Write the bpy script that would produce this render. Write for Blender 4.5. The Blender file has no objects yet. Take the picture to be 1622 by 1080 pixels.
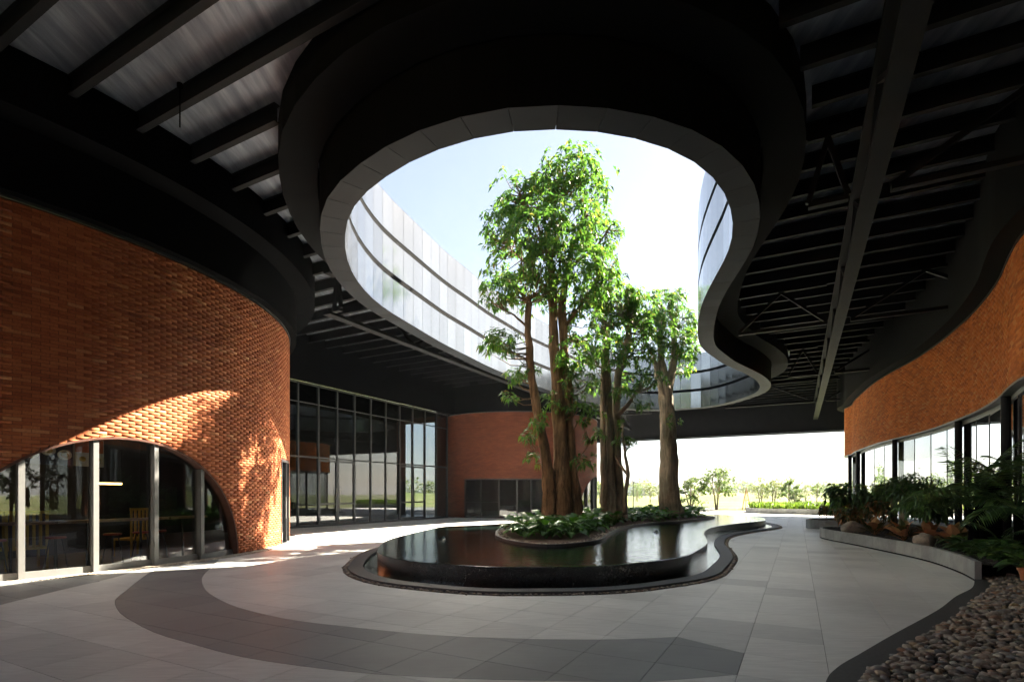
import bpy, math, random
import numpy as np
from mathutils import Vector, Matrix
from mathutils.geometry import tessellate_polygon

R = math.radians
random.seed(7)
rng = np.random.default_rng(7)
scene = bpy.context.scene
col = scene.collection

# ------------------------------------------------------------------ camera, sky, sun, exposure
SUN_AZ, SUN_EL = 28.0, 42.5            # azimuth from +X towards +Y, elevation
cam_data = bpy.data.cameras.new('camera')
cam = bpy.data.objects.new('camera', cam_data)
col.objects.link(cam)
scene.camera = cam
cam.location = (0, 0, 1.6)
cam.rotation_euler = (R(90), 0, 0)
cam_data.sensor_width = 36
cam_data.lens = 36 * 850 / 1622
cam_data.shift_y = 242 / 1622
cam_data.clip_start = 0.05
cam_data.clip_end = 6000

world = bpy.data.worlds.new('World')
scene.world = world
world.use_nodes = True
wn = world.node_tree
bg = wn.nodes['Background']
skyt = wn.nodes.new('ShaderNodeTexSky')
skyt.sky_type = 'NISHITA'
skyt.sun_disc = False
skyt.sun_elevation = R(SUN_EL)
skyt.sun_rotation = R(90 - SUN_AZ)
skyt.air_density = 1.0
skyt.dust_density = 1.0
skyt.ozone_density = 0.0
hazy = wn.nodes.new('ShaderNodeHueSaturation')      # hazy day: a paler blue all over
hazy.inputs['Saturation'].default_value = 0.68
hazy.inputs['Value'].default_value = 0.55
wn.links.new(skyt.outputs[0], hazy.inputs['Color'])
wn.links.new(hazy.outputs[0], bg.inputs[0])
bg.inputs[1].default_value = 0.05

sun_data = bpy.data.lights.new('sun', 'SUN')
sun = bpy.data.objects.new('sun', sun_data)
col.objects.link(sun)
sun_data.energy = 5.0
sun_data.angle = R(0.5)
sun_data.color = (1.0, 0.88, 0.72)
sdir = Vector((math.cos(R(SUN_AZ)) * math.cos(R(SUN_EL)), math.sin(R(SUN_AZ)) * math.cos(R(SUN_EL)), math.sin(R(SUN_EL))))
sun.rotation_euler = sdir.to_track_quat('Z', 'Y').to_euler()
sun.location = sdir * 60

scene.view_settings.view_transform = 'Standard'
scene.view_settings.look = 'None'
scene.view_settings.gamma = 1.0
scene.view_settings.use_curve_mapping = False
scene.view_settings.exposure = 3.4
cy = scene.cycles
cy.use_denoising = True
try:
    cy.denoiser = 'OPENIMAGEDENOISE'
except Exception:
    pass
cy.use_adaptive_sampling = True
cy.adaptive_threshold = 0.03
cy.max_bounces = 8
cy.diffuse_bounces = 4
cy.glossy_bounces = 4
cy.transmission_bounces = 4
cy.transparent_max_bounces = 16
cy.volume_bounces = 0
cy.caustics_reflective = True
cy.blur_glossy = 1.0
cy.caustics_refractive = False
cy.sample_clamp_indirect = 6.0

# ------------------------------------------------------------------ small helpers
def W(px, py, d):
    """the place at distance d that is seen at (px, py) of the photograph"""
    return Vector(((px - 811) * d / 850, d, 1.6 + (782 - py) * d / 850))
def G(px, py, z=0.0):
    """the place at height z that is seen at (px, py)"""
    d = 850 * (z - 1.6) / (782 - py)
    return ((px - 811) * d / 850, d)

def tag(o, label=None, cat=None, group=None, kind=None):
    if label: o['label'] = label
    if cat: o['category'] = cat
    if group: o['group'] = group
    if kind: o['kind'] = kind
    return o
def empty(name, loc=(0, 0, 0), rz=0.0, scale=1.0):
    o = bpy.data.objects.new(name, None)
    o.empty_display_size = 0.2
    o.location = loc
    o.rotation_euler = (0, 0, rz)
    o.scale = (scale,) * 3
    col.objects.link(o)
    return o
def link(name, mesh, parent=None, loc=None, rot=None, scale=None):
    o = bpy.data.objects.new(name, mesh)
    col.objects.link(o)
    if parent is not None: o.parent = parent
    if loc is not None: o.location = loc
    if rot is not None: o.rotation_euler = rot
    if scale is not None: o.scale = scale
    return o
def copy_tree(o, parent=None):
    c = o.copy()
    col.objects.link(c)
    if parent is not None: c.parent = parent
    for ch in list(o.children): copy_tree(ch, c)
    return c

class MB:
    """collects faces and links them as one mesh object"""
    def __init__(s): s.v = []; s.f = []; s.mi = []; s.uv = {}
    def add(s, vs, fs, mi=0):
        b = len(s.v); s.v.extend([tuple(p) for p in vs])
        for q in fs: s.f.append(tuple(b + i for i in q)); s.mi.append(mi)
        return b
    def quad(s, a, b, c, d, mi=0): s.add([a, b, c, d], [(0, 1, 2, 3)], mi)
    def box(s, lo, hi, M=None, mi=0):
        x0, y0, z0 = lo; x1, y1, z1 = hi
        vs = [(x0,y0,z0),(x1,y0,z0),(x1,y1,z0),(x0,y1,z0),(x0,y0,z1),(x1,y0,z1),(x1,y1,z1),(x0,y1,z1)]
        if M is not None: vs = [M @ Vector(p) for p in vs]
        s.add(vs, [(0,3,2,1),(4,5,6,7),(0,1,5,4),(1,2,6,5),(2,3,7,6),(3,0,4,7)], mi)
    def bar(s, a, b, w, h, up=(0, 0, 1), mi=0):
        a = Vector(a); b = Vector(b); t = (b - a); L = t.length; t.normalize()
        up = Vector(up); sd = t.cross(up)
        if sd.length < 1e-4: sd = t.cross(Vector((1, 0, 0)))
        sd.normalize(); u2 = sd.cross(t)
        M = Matrix((sd, t, u2)).transposed().to_4x4(); M.translation = a
        s.box((-w/2, 0, -h/2), (w/2, L, h/2), M, mi)
    def ibeam(s, a, b, w, h, tf=0.02, tw=0.015, up=(0, 0, 1), mi=0):
        """I section whose bottom flange lies on the line a-b"""
        a = Vector(a); b = Vector(b); t = (b - a); L = t.length; t.normalize()
        sd = t.cross(Vector(up)).normalized(); u2 = sd.cross(t)
        M = Matrix((sd, t, u2)).transposed().to_4x4(); M.translation = a
        s.box((-w/2, 0, 0), (w/2, L, tf), M, mi)
        s.box((-tw/2, 0, tf), (tw/2, L, h - tf), M, mi)
        s.box((-w/2, 0, h - tf), (w/2, L, h), M, mi)
    def tube(s, pts, rad, n=8, cap=True, mi=0, rough=0.0, seed=0):
        pts = [Vector(p) for p in pts]; b = len(s.v); k = len(pts)
        rs = random.Random(seed)
        ph = [rs.uniform(0, 6.28) for _ in range(6)]
        ref = Vector((0.3, 1, 0.1)).normalized()
        for i, p in enumerate(pts):
            t = (pts[min(i+1, k-1)] - pts[max(i-1, 0)]).normalized()
            x = t.cross(ref)
            if x.length < 1e-3: x = t.cross(Vector((1, 0, 0)))
            x.normalize(); y = t.cross(x)
            for j in range(n):
                a = 2 * math.pi * j / n
                r = rad[i]
                if rough:
                    r *= 1 + rough * (0.5*math.sin(3*a + ph[0] + i*0.35) + 0.4*math.sin(5*a + ph[1] - i*0.5) + 0.3*math.sin(2*a + ph[2] + i*0.9))
                s.v.append(tuple(p + x * (r*math.cos(a)) + y * (r*math.sin(a))))
        for i in range(k - 1):
            for j in range(n):
                j2 = (j+1) % n
                s.f.append((b+i*n+j, b+i*n+j2, b+(i+1)*n+j2, b+(i+1)*n+j)); s.mi.append(mi)
        if cap:
            s.f.append(tuple(b + j for j in range(n))[::-1]); s.mi.append(mi)
            s.f.append(tuple(b + (k-1)*n + j for j in range(n))); s.mi.append(mi)
    def lathe(s, prof, n=16, c=(0, 0, 0), mi=0):
        b = len(s.v)
        for r, z in prof:
            for j in range(n):
                a = 2*math.pi*j/n
                s.v.append((c[0]+r*math.cos(a), c[1]+r*math.sin(a), c[2]+z))
        for i in range(len(prof)-1):
            for j in range(n):
                j2 = (j+1) % n
                s.f.append((b+i*n+j, b+i*n+j2, b+(i+1)*n+j2, b+(i+1)*n+j)); s.mi.append(mi)
    def mesh(s, name, mats, smooth=False):
        me = bpy.data.meshes.new(name)
        me.from_pydata(s.v, [], s.f)
        if not isinstance(mats, (list, tuple)): mats = [mats]
        for m in mats: me.materials.append(m)
        if len(mats) > 1: me.polygons.foreach_set('material_index', s.mi)
        if smooth: me.polygons.foreach_set('use_smooth', [True]*len(s.f))
        me.update()
        return me
    def build(s, name, mats, parent=None, smooth=False):
        return link(name, s.mesh(name, mats, smooth), parent)

def np_mesh(name, V, F, mats, smooth=False, mi=None):
    """V (n,3) and F (m,k) arrays -> mesh, quickly"""
    me = bpy.data.meshes.new(name)
    n, m, k = len(V), len(F), F.shape[1]
    me.vertices.add(n); me.vertices.foreach_set('co', np.asarray(V, dtype=np.float32).ravel())
    me.loops.add(m*k); me.loops.foreach_set('vertex_index', np.asarray(F, dtype=np.int32).ravel())
    me.polygons.add(m)
    me.polygons.foreach_set('loop_start', np.arange(0, m*k, k, dtype=np.int32))
    me.polygons.foreach_set('loop_total', np.full(m, k, dtype=np.int32))
    if smooth: me.polygons.foreach_set('use_smooth', np.ones(m, dtype=bool))
    if not isinstance(mats, (list, tuple)): mats = [mats]
    for mt in mats: me.materials.append(mt)
    if mi is not None: me.polygons.foreach_set('material_index', np.asarray(mi, dtype=np.int32))
    me.update(calc_edges=True)
    return me

def fill(mb, outer, holes, z, mi=0, up=True):
    """flat polygon with holes at height z"""
    loops = [[Vector((p[0], p[1], 0)) for p in outer]] + [[Vector((p[0], p[1], 0)) for p in h] for h in holes]
    tri = tessellate_polygon(loops)
    flat = [p for l in loops for p in l]
    vs = [(p.x, p.y, z if not callable(z) else z(p.x, p.y)) for p in flat]
    fs = []
    for t in tri:
        a, b, c = (flat[i] for i in t)
        ccw = (b.x-a.x)*(c.y-a.y) - (b.y-a.y)*(c.x-a.x) > 0
        fs.append(tuple(t) if ccw == up else tuple(t)[::-1])
    mb.add(vs, fs, mi)

def inside(p, poly):
    x, y = p[0], p[1]; c = False; n = len(poly); j = n - 1
    for i in range(n):
        xi, yi = poly[i][0], poly[i][1]; xj, yj = poly[j][0], poly[j][1]
        if (yi > y) != (yj > y) and x < (xj-xi)*(y-yi)/(yj-yi) + xi: c = not c
        j = i
    return c
def np_inside(P, poly):
    x, y = P[:, 0], P[:, 1]; c = np.zeros(len(P), bool); n = len(poly); j = n-1
    for i in range(n):
        xi, yi = poly[i][0], poly[i][1]; xj, yj = poly[j][0], poly[j][1]
        if yi != yj:
            c ^= ((yi > y) != (yj > y)) & (x < (xj-xi)*(y-yi)/(yj-yi) + xi)
        j = i
    return c
def catmull(pts, closed, sub=8):
    n = len(pts); out = []
    P = [np.array(p, float) for p in pts]
    rngi = range(n) if closed else range(n-1)
    for i in rngi:
        if closed: a, b, c, d = P[i-1], P[i], P[(i+1) % n], P[(i+2) % n]
        else: a, b, c, d = P[max(i-1, 0)], P[i], P[i+1], P[min(i+2, n-1)]
        for k in range(sub):
            t = k/sub
            out.append(0.5*((2*b) + (c-a)*t + (2*a-5*b+4*c-d)*t*t + (3*b-a-3*c+d)*t**3))
    if not closed: out.append(P[-1])
    return np.array(out)
def smooth_closed(P, it):
    for _ in range(it): P = 0.25*np.roll(P, 1, 0) + 0.5*P + 0.25*np.roll(P, -1, 0)
    return P
def resample(P, step=None, n=None, closed=True):
    Q = np.vstack([P, P[:1]]) if closed else P
    L = np.concatenate([[0], np.cumsum(np.hypot(*np.diff(Q, axis=0).T))])
    if n is None: n = max(3, int(round(L[-1]/step)))
    t = np.linspace(0, L[-1], n, endpoint=not closed)
    return np.stack([np.interp(t, L, Q[:, 0]), np.interp(t, L, Q[:, 1])], 1)
def area(P): return 0.5*np.sum(P[:, 0]*np.roll(P[:, 1], -1) - np.roll(P[:, 0], -1)*P[:, 1])
def offset(P, d):
    """closed loop moved outwards by d"""
    if area(P) < 0: P = P[::-1]
    t = np.roll(P, -1, 0) - np.roll(P, 1, 0)
    t /= np.hypot(t[:, 0], t[:, 1])[:, None]
    return P + d*np.stack([t[:, 1], -t[:, 0]], 1)
class Path:
    """open line with position and outward normal by arc length"""
    def __init__(s, pts, side=1):
        s.P = np.array(pts, float)
        s.L = np.concatenate([[0], np.cumsum(np.hypot(*np.diff(s.P, axis=0).T))])
        t = np.gradient(s.P, axis=0); t /= np.hypot(t[:, 0], t[:, 1])[:, None]
        s.N = np.stack([t[:, 1], -t[:, 0]], 1)*side
        s.len = s.L[-1]
    def p(s, a, o=0.0):
        x = np.interp(a, s.L, s.P[:, 0]); y = np.interp(a, s.L, s.P[:, 1])
        nx = np.interp(a, s.L, s.N[:, 0]); ny = np.interp(a, s.L, s.N[:, 1])
        return (x + nx*o, y + ny*o)
    def n(s, a): return (np.interp(a, s.L, s.N[:, 0]), np.interp(a, s.L, s.N[:, 1]))
def ring_wall(mb, loop, z0, z1, out=True, mi=0):
    n = len(loop)
    for i in range(n):
        a = loop[i]; b = loop[(i+1) % n]
        q = [(a[0],a[1],z0),(b[0],b[1],z0),(b[0],b[1],z1),(a[0],a[1],z1)]
        mb.add(q, [(0,1,2,3) if out else (3,2,1,0)], mi)
def ring_flat(mb, l0, l1, z0, z1=None, mi=0):
    z1 = z0 if z1 is None else z1; n = len(l0)
    for i in range(n):
        j = (i+1) % n
        mb.add([(l0[i][0],l0[i][1],z0),(l1[i][0],l1[i][1],z1),(l1[j][0],l1[j][1],z1),(l0[j][0],l0[j][1],z0)], [(0,1,2,3)], mi)

# ------------------------------------------------------------------ materials
def mat(name):
    m = bpy.data.materials.new(name); m.use_nodes = True
    nt = m.node_tree; b = nt.nodes['Principled BSDF']
    return m, nt, b
def nd(nt, t, **kw):
    n = nt.nodes.new(t)
    for k, v in kw.items():
        if k.startswith('i_'): n.inputs[k[2:].replace('_', ' ')].default_value = v
        else: setattr(n, k, v)
    return n
def ramp(nt, stops):
    r = nt.nodes.new('ShaderNodeValToRGB'); e = r.color_ramp.elements
    while len(e) < len(stops): e.new(0.5)
    for el, (p, c) in zip(e, stops): el.position = p; el.color = (*c, 1)
    return r
def rand_value(nt):
    """a number that differs from piece to piece, joined or not"""
    g = nt.nodes.new('ShaderNodeNewGeometry'); o = nt.nodes.new('ShaderNodeObjectInfo')
    a = nd(nt, 'ShaderNodeMath', operation='ADD'); f = nd(nt, 'ShaderNodeMath', operation='FRACT')
    nt.links.new(g.outputs['Random Per Island'], a.inputs[0]); nt.links.new(o.outputs['Random'], a.inputs[1])
    nt.links.new(a.outputs[0], f.inputs[0])
    return f.outputs[0]
def world_pos(nt):
    return nt.nodes.new('ShaderNodeNewGeometry').outputs['Position']
def mixc(nt, fac, a, b, mode='MIX'):
    m = nt.nodes.new('ShaderNodeMix'); m.data_type = 'RGBA'; m.blend_type = mode
    for s, i in ((fac, 0), (a, 6), (b, 7)):
        if isinstance(s, (int, float)): m.inputs[i].default_value = s
        elif isinstance(s, tuple): m.inputs[i].default_value = (*s, 1)
        else: nt.links.new(s, m.inputs[i])
    return m.outputs[2]
def bump(nt, b, h, strength=0.3, dist=0.01):
    n = nd(nt, 'ShaderNodeBump'); n.inputs['Strength'].default_value = strength; n.inputs['Distance'].default_value = dist
    nt.links.new(h, n.inputs['Height']); nt.links.new(n.outputs[0], b.inputs['Normal'])
def noise(nt, scale, detail=4, rough=0.55, vec=None, stretch=None):
    n = nd(nt, 'ShaderNodeTexNoise'); n.inputs['Scale'].default_value = scale
    n.inputs['Detail'].default_value = detail; n.inputs['Roughness'].default_value = rough
    v = vec if vec is not None else world_pos(nt)
    if stretch:
        mp = nt.nodes.new('ShaderNodeMapping'); mp.inputs['Scale'].default_value = stretch[:3]
        if len(stretch) > 3: mp.inputs['Rotation'].default_value = (0, 0, stretch[3])
        nt.links.new(v, mp.inputs[0]); v = mp.outputs[0]
    nt.links.new(v, n.inputs['Vector'])
    return n.outputs['Fac']
def simple(name, c, rough=0.5, metal=0.0, var=0.15, nscale=6, bmp=0.0, rnd=0.0, spec=0.5):
    m, nt, b = mat(name)
    nz = noise(nt, nscale)
    c2 = tuple(min(1, x*(1+var)) for x in c); c1 = tuple(x*(1-var) for x in c)
    o = ramp(nt, [(0.3, c1), (0.7, c2)]); nt.links.new(nz, o.inputs[0]); out = o.outputs[0]
    if rnd:
        rv = rand_value(nt)
        rr = ramp(nt, [(0, (1-rnd,)*3), (1, (1+rnd,)*3)]); nt.links.new(rv, rr.inputs[0])
        out = mixc(nt, 1.0, out, rr.outputs[0], 'MULTIPLY')
    nt.links.new(out, b.inputs['Base Color'])
    b.inputs['Roughness'].default_value = rough; b.inputs['Metallic'].default_value = metal
    b.inputs['Specular IOR Level'].default_value = spec
    if bmp: bump(nt, b, noise(nt, nscale*6), bmp, 0.01)
    return m

def m_brick(name, cols, rough=0.8):
    m, nt, b = mat(name)
    rv = rand_value(nt)
    r = ramp(nt, cols); nt.links.new(rv, r.inputs[0])
    r.color_ramp.interpolation = 'LINEAR'
    n1 = noise(nt, 30, 5); n2 = noise(nt, 0.7, 3)
    d = ramp(nt, [(0.3, (0.82,)*3), (0.75, (1.12,)*3)]); nt.links.new(n1, d.inputs[0])
    e = ramp(nt, [(0.3, (0.86, 0.86, 0.86)), (0.7, (1.1, 1.1, 1.08))]); nt.links.new(n2, e.inputs[0])
    c = mixc(nt, 1.0, r.outputs[0], d.outputs[0], 'MULTIPLY'); c = mixc(nt, 1.0, c, e.outputs[0], 'MULTIPLY')
    nt.links.new(c, b.inputs['Base Color']); b.inputs['Roughness'].default_value = rough
    b.inputs['Specular IOR Level'].default_value = 0.25
    bump(nt, b, noise(nt, 120, 4), 0.35, 0.004)
    return m
def m_far_brick(name):
    """brickwork too far off to tell the bricks apart; UV in metres"""
    m, nt, b = mat(name)
    uv = nt.nodes.new('ShaderNodeUVMap')
    t = nd(nt, 'ShaderNodeTexBrick'); t.inputs['Scale'].default_value = 1.0
    t.inputs['Brick Width'].default_value = 0.27; t.inputs['Row Height'].default_value = 0.067
    t.inputs['Mortar Size'].default_value = 0.006; t.inputs['Bias'].default_value = 0.0
    t.inputs['Color1'].default_value = (0.15, 0.043, 0.02, 1); t.inputs['Color2'].default_value = (0.205, 0.062, 0.028, 1)
    t.inputs['Mortar'].default_value = (0.09, 0.035, 0.025, 1)
    nt.links.new(uv.outputs[0], t.inputs['Vector'])
    n2 = noise(nt, 0.9, 4, stretch=(1, 1, 4))
    e = ramp(nt, [(0.3, (0.8,)*3), (0.7, (1.15,)*3)]); nt.links.new(n2, e.inputs[0])
    nt.links.new(mixc(nt, 1.0, t.outputs[0], e.outputs[0], 'MULTIPLY'), b.inputs['Base Color'])
    b.inputs['Roughness'].default_value = 0.85; b.inputs['Specular IOR Level'].default_value = 0.25
    bump(nt, b, t.outputs['Fac'], -0.5, 0.01)
    return m
def m_tile(name, c, sp=0.3):
    m, nt, b = mat(name)
    rv = rand_value(nt)
    g1 = noise(nt, 3.0, 6, 0.6, stretch=(1.0, 7.0, 1.0, R(27)))
    g2 = noise(nt, 220, 2); g3 = noise(nt, 0.45, 4)
    r0 = ramp(nt, [(0, tuple(x*0.86 for x in c)), (0.2, tuple(x*0.97 for x in c)), (1, tuple(x*1.05 for x in c))]); nt.links.new(rv, r0.inputs[0])
    r1 = ramp(nt, [(0.3, (0.86,)*3), (0.7, (1.1,)*3)]); nt.links.new(g1, r1.inputs[0])
    r2 = ramp(nt, [(0.3, (0.88,)*3), (0.7, (1.1,)*3)]); nt.links.new(g2, r2.inputs[0])
    r3 = ramp(nt, [(0.32, (0.82, 0.82, 0.81)), (0.5, (0.99, 0.99, 0.98)), (0.68, (1.07, 1.06, 1.04))]); nt.links.new(g3, r3.inputs[0])
    o = r0.outputs[0]
    for r in (r1, r2, r3): o = mixc(nt, 1.0, o, r.outputs[0], 'MULTIPLY')
    nt.links.new(o, b.inputs['Base Color'])
    rr = ramp(nt, [(0.3, (0.40,)*3), (0.7, (0.58,)*3)]); nt.links.new(g1, rr.inputs[0]); nt.links.new(rr.outputs[0], b.inputs['Roughness'])
    b.inputs['Specular IOR Level'].default_value = sp
    bump(nt, b, g2, 0.12, 0.004)
    return m
def m_glass(name, tint, refl=1.0):
    m = bpy.data.materials.new(name); m.use_nodes = True; nt = m.node_tree
    for n in list(nt.nodes):
        if n.type != 'OUTPUT_MATERIAL': nt.nodes.remove(n)
    out = [n for n in nt.nodes if n.type == 'OUTPUT_MATERIAL'][0]
    tr = nd(nt, 'ShaderNodeBsdfTransparent'); tr.inputs[0].default_value = (*tint, 1)
    gl = nd(nt, 'ShaderNodeBsdfGlossy'); gl.inputs[0].default_value = (0.92, 0.95, 0.97, 1); gl.inputs['Roughness'].default_value = 0.0
    fr = nd(nt, 'ShaderNodeFresnel'); fr.inputs[0].default_value = 1.65
    mu = nd(nt, 'ShaderNodeMath', operation='MULTIPLY'); mu.inputs[1].default_value = refl; mu.use_clamp = True
    nt.links.new(fr.outputs[0], mu.inputs[0])
    mx = nd(nt, 'ShaderNodeMixShader')
    nt.links.new(mu.outputs[0], mx.inputs[0]); nt.links.new(tr.outputs[0], mx.inputs[1]); nt.links.new(gl.outputs[0], mx.inputs[2])
    nt.links.new(mx.outputs[0], out.inputs[0])
    return m
def m_leaf(name, stops, trans=0.45, rough=0.4, spec=0.5, tcol=(1.3, 1.5, 0.5)):
    m, nt, b = mat(name)
    rv = rand_value(nt); r = ramp(nt, stops); nt.links.new(rv, r.inputs[0])
    nt.links.new(r.outputs[0], b.inputs['Base Color'])
    b.inputs['Roughness'].default_value = rough; b.inputs['Specular IOR Level'].default_value = spec
    t = nd(nt, 'ShaderNodeBsdfTranslucent')
    nt.links.new(mixc(nt, 1.0, r.outputs[0], tcol, 'MULTIPLY'), t.inputs[0])
    mx = nd(nt, 'ShaderNodeMixShader'); mx.inputs[0].default_value = trans
    out = [n for n in nt.nodes if n.type == 'OUTPUT_MATERIAL'][0]
    nt.links.new(b.outputs[0], mx.inputs[1]); nt.links.new(t.outputs[0], mx.inputs[2]); nt.links.new(mx.outputs[0], out.inputs[0])
    return m
def m_bark(name, c1, c2, c3):
    m, nt, b = mat(name)
    n1 = noise(nt, 7, 6, 0.65, stretch=(1.6, 1.6, 0.22)); n2 = noise(nt, 1.6, 4); n3 = noise(nt, 24, 4, 0.6, stretch=(1.4, 1.4, 0.35))
    r = ramp(nt, [(0.3, c1), (0.5, c2), (0.72, c3)]); nt.links.new(n1, r.inputs[0])
    r2 = ramp(nt, [(0.35, (0.65, 0.68, 0.62)), (0.65, (1.15, 1.08, 1.0))]); nt.links.new(n2, r2.inputs[0])
    nt.links.new(mixc(nt, 1.0, r.outputs[0], r2.outputs[0], 'MULTIPLY'), b.inputs['Base Color'])
    b.inputs['Roughness'].default_value = 0.9; b.inputs['Specular IOR Level'].default_value = 0.2
    ad = nd(nt, 'ShaderNodeMath', operation='ADD'); nt.links.new(n1, ad.inputs[0]); nt.links.new(n3, ad.inputs[1])
    bump(nt, b, ad.outputs[0], 0.9, 0.05)
    return m
def m_water(name, c, scale=2.2, strength=0.16, dist=0.03):
    m, nt, b = mat(name)
    b.inputs['Base Color'].default_value = (*c, 1); b.inputs['Roughness'].default_value = 0.02
    b.inputs['IOR'].default_value = 1.333; b.inputs['Specular IOR Level'].default_value = 0.6
    n1 = noise(nt, scale, 3, 0.5, stretch=(1, 1.3, 1)); n2 = noise(nt, scale*4, 2)
    a = nd(nt, 'ShaderNodeMath', operation='MULTIPLY_ADD'); a.inputs[1].default_value = 0.25
    nt.links.new(n2, a.inputs[0]); nt.links.new(n1, a.inputs[2])
    bump(nt, b, a.outputs[0], strength, dist)
    return m
def m_emit(name, c, s):
    m, nt, b = mat(name)
    b.inputs['Base Color'].default_value = (*c, 1)
    b.inputs['Emission Color'].default_value = (*c, 1); b.inputs['Emission Strength'].default_value = s
    return m
def m_panel(name, c, rough=0.28, metal=0.6, rnd=0.08):
    m, nt, b = mat(name)
    rv = rand_value(nt)
    r = ramp(nt, [(0, tuple(x*(1-rnd) for x in c)), (1, tuple(min(1, x*(1+rnd)) for x in c))]); nt.links.new(rv, r.inputs[0])
    n = noise(nt, 1.2, 4, stretch=(1, 1, 0.3)); r2 = ramp(nt, [(0.3, (0.93,)*3), (0.7, (1.05,)*3)]); nt.links.new(n, r2.inputs[0])
    nt.links.new(mixc(nt, 1.0, r.outputs[0], r2.outputs[0], 'MULTIPLY'), b.inputs['Base Color'])
    b.inputs['Roughness'].default_value = rough; b.inputs['Metallic'].default_value = metal
    bump(nt, b, noise(nt, 0.9, 2), 0.06, 0.03)
    return m

M = {}
M['brick'] = m_brick('red_brick', [(0, (0.30, 0.083, 0.033)), (0.2, (0.37, 0.108, 0.042)), (0.7, (0.43, 0.134, 0.052)), (0.93, (0.47, 0.155, 0.062)), (1, (0.55, 0.25, 0.115))])
M['brick_orange'] = m_brick('orange_brick', [(0, (0.44, 0.12, 0.03)), (0.3, (0.60, 0.165, 0.03)), (0.8, (0.70, 0.21, 0.04)), (1, (0.66, 0.28, 0.09))])
M['far_brick'] = m_far_brick('far_red_brick')
M['mortar'] = simple('dark_mortar', (0.085, 0.036, 0.024), 0.95)
M['tile'] = m_tile('grey_stone_tile', (0.70, 0.715, 0.70))
M['tile_dark'] = m_tile('charcoal_stone_tile', (0.28, 0.292, 0.298))
M['tile_mid'] = m_tile('mid_grey_stone_tile', (0.57, 0.583, 0.573))
M['grout'] = simple('grout', (0.10, 0.10, 0.10), 0.9)
M['black'] = simple('black_paint', (0.003, 0.0034, 0.0042), 0.9, var=0.2, nscale=1.5, spec=0.05)
M['steel'] = simple('dark_steel_paint', (0.008, 0.0095, 0.0115), 0.6, var=0.25, nscale=2, spec=0.2)
M['skirt'] = simple('black_fascia', (0.0045, 0.0056, 0.0068), 0.8, var=0.15, nscale=1, spec=0.1)
M['panel'] = m_panel('pale_metal_panel', (0.31, 0.315, 0.305), 0.15, 0.95, 0.12)
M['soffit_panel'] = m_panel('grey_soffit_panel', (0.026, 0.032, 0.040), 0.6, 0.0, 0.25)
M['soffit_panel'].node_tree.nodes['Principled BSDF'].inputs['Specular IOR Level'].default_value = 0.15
M['groove_shade'] = simple('painted_groove_shade', (0.004, 0.0045, 0.005), 0.9, spec=0.05)  # near black, so the colour carries the shadow of the panel recesses
M['alu'] = simple('grey_aluminium', (0.19, 0.195, 0.19), 0.42, 0.3, var=0.05)
M['alu_dark'] = simple('dark_aluminium', (0.045, 0.048, 0.052), 0.4, 0.4, var=0.1)
M['glass'] = m_glass('clear_glass', (0.62, 0.68, 0.70), 1.9)
M['glass_dark'] = m_glass('tinted_glass', (0.30, 0.34, 0.36), 1.35)
M['glass_bright'] = m_glass('reflective_glass', (0.30, 0.34, 0.36), 2.6)
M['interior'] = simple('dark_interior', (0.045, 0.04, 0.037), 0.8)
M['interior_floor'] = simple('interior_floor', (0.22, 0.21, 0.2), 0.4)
M['granite'] = simple('black_granite', (0.016, 0.017, 0.018), 0.22, var=0.5, nscale=30, bmp=0.1)
M['coping'] = simple('charcoal_coping', (0.055, 0.055, 0.058), 0.6, var=0.2, nscale=40, bmp=0.15)
M['kerb'] = simple('dark_kerb', (0.05, 0.05, 0.05), 0.7, var=0.25, nscale=30, bmp=0.15)
M['planter'] = simple('planter_stone', (0.27, 0.28, 0.27), 0.6, var=0.2, nscale=3, bmp=0.1, rnd=0.16)
M['water'] = m_water('pool_water', (0.008, 0.018, 0.014), 5.0, 0.5, 0.02)
M['pond'] = m_water('pond_water', (0.05, 0.06, 0.05), 0.5, 0.1)
M['soil'] = simple('mulch', (0.07, 0.042, 0.028), 0.95, var=0.5, nscale=25, bmp=0.8)
M['gravel_bed'] = simple('gravel_bed', (0.05, 0.048, 0.045), 0.95, var=0.4, nscale=30, bmp=0.6)
M['leaf_tree'] = m_leaf('tree_leaf', [(0, (0.04, 0.095, 0.03)), (0.5, (0.08, 0.155, 0.04)), (0.88, (0.125, 0.205, 0.045)), (0.96, (0.2, 0.19, 0.06)), (1, (0.16, 0.1, 0.045))], 0.55, tcol=(1.1, 1.35, 0.6))
M['leaf_young'] = m_leaf('sapling_leaf', [(0, (0.05, 0.11, 0.02)), (1, (0.10, 0.19, 0.03))], 0.5)
M['leaf_far'] = m_leaf('far_leaf', [(0, (0.045, 0.085, 0.022)), (0.6, (0.075, 0.12, 0.03)), (1, (0.12, 0.15, 0.05))], 0.4, 0.6, 0.3)
M['leaf_far_b'] = m_leaf('far_leaf_dull', [(0, (0.07, 0.10, 0.035)), (0.6, (0.12, 0.15, 0.06)), (1, (0.2, 0.18, 0.1))], 0.4, 0.6, 0.3)
M['leaf_phil'] = m_leaf('glossy_leaf', [(0, (0.03, 0.085, 0.022)), (0.5, (0.055, 0.14, 0.028)), (1, (0.09, 0.2, 0.035))], 0.35, 0.38, 0.4)
M['leaf_dark'] = m_leaf('dark_leaf', [(0, (0.04, 0.095, 0.035)), (0.6, (0.07, 0.14, 0.045)), (1, (0.12, 0.205, 0.055))], 0.2, 0.28, 0.55)
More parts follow.
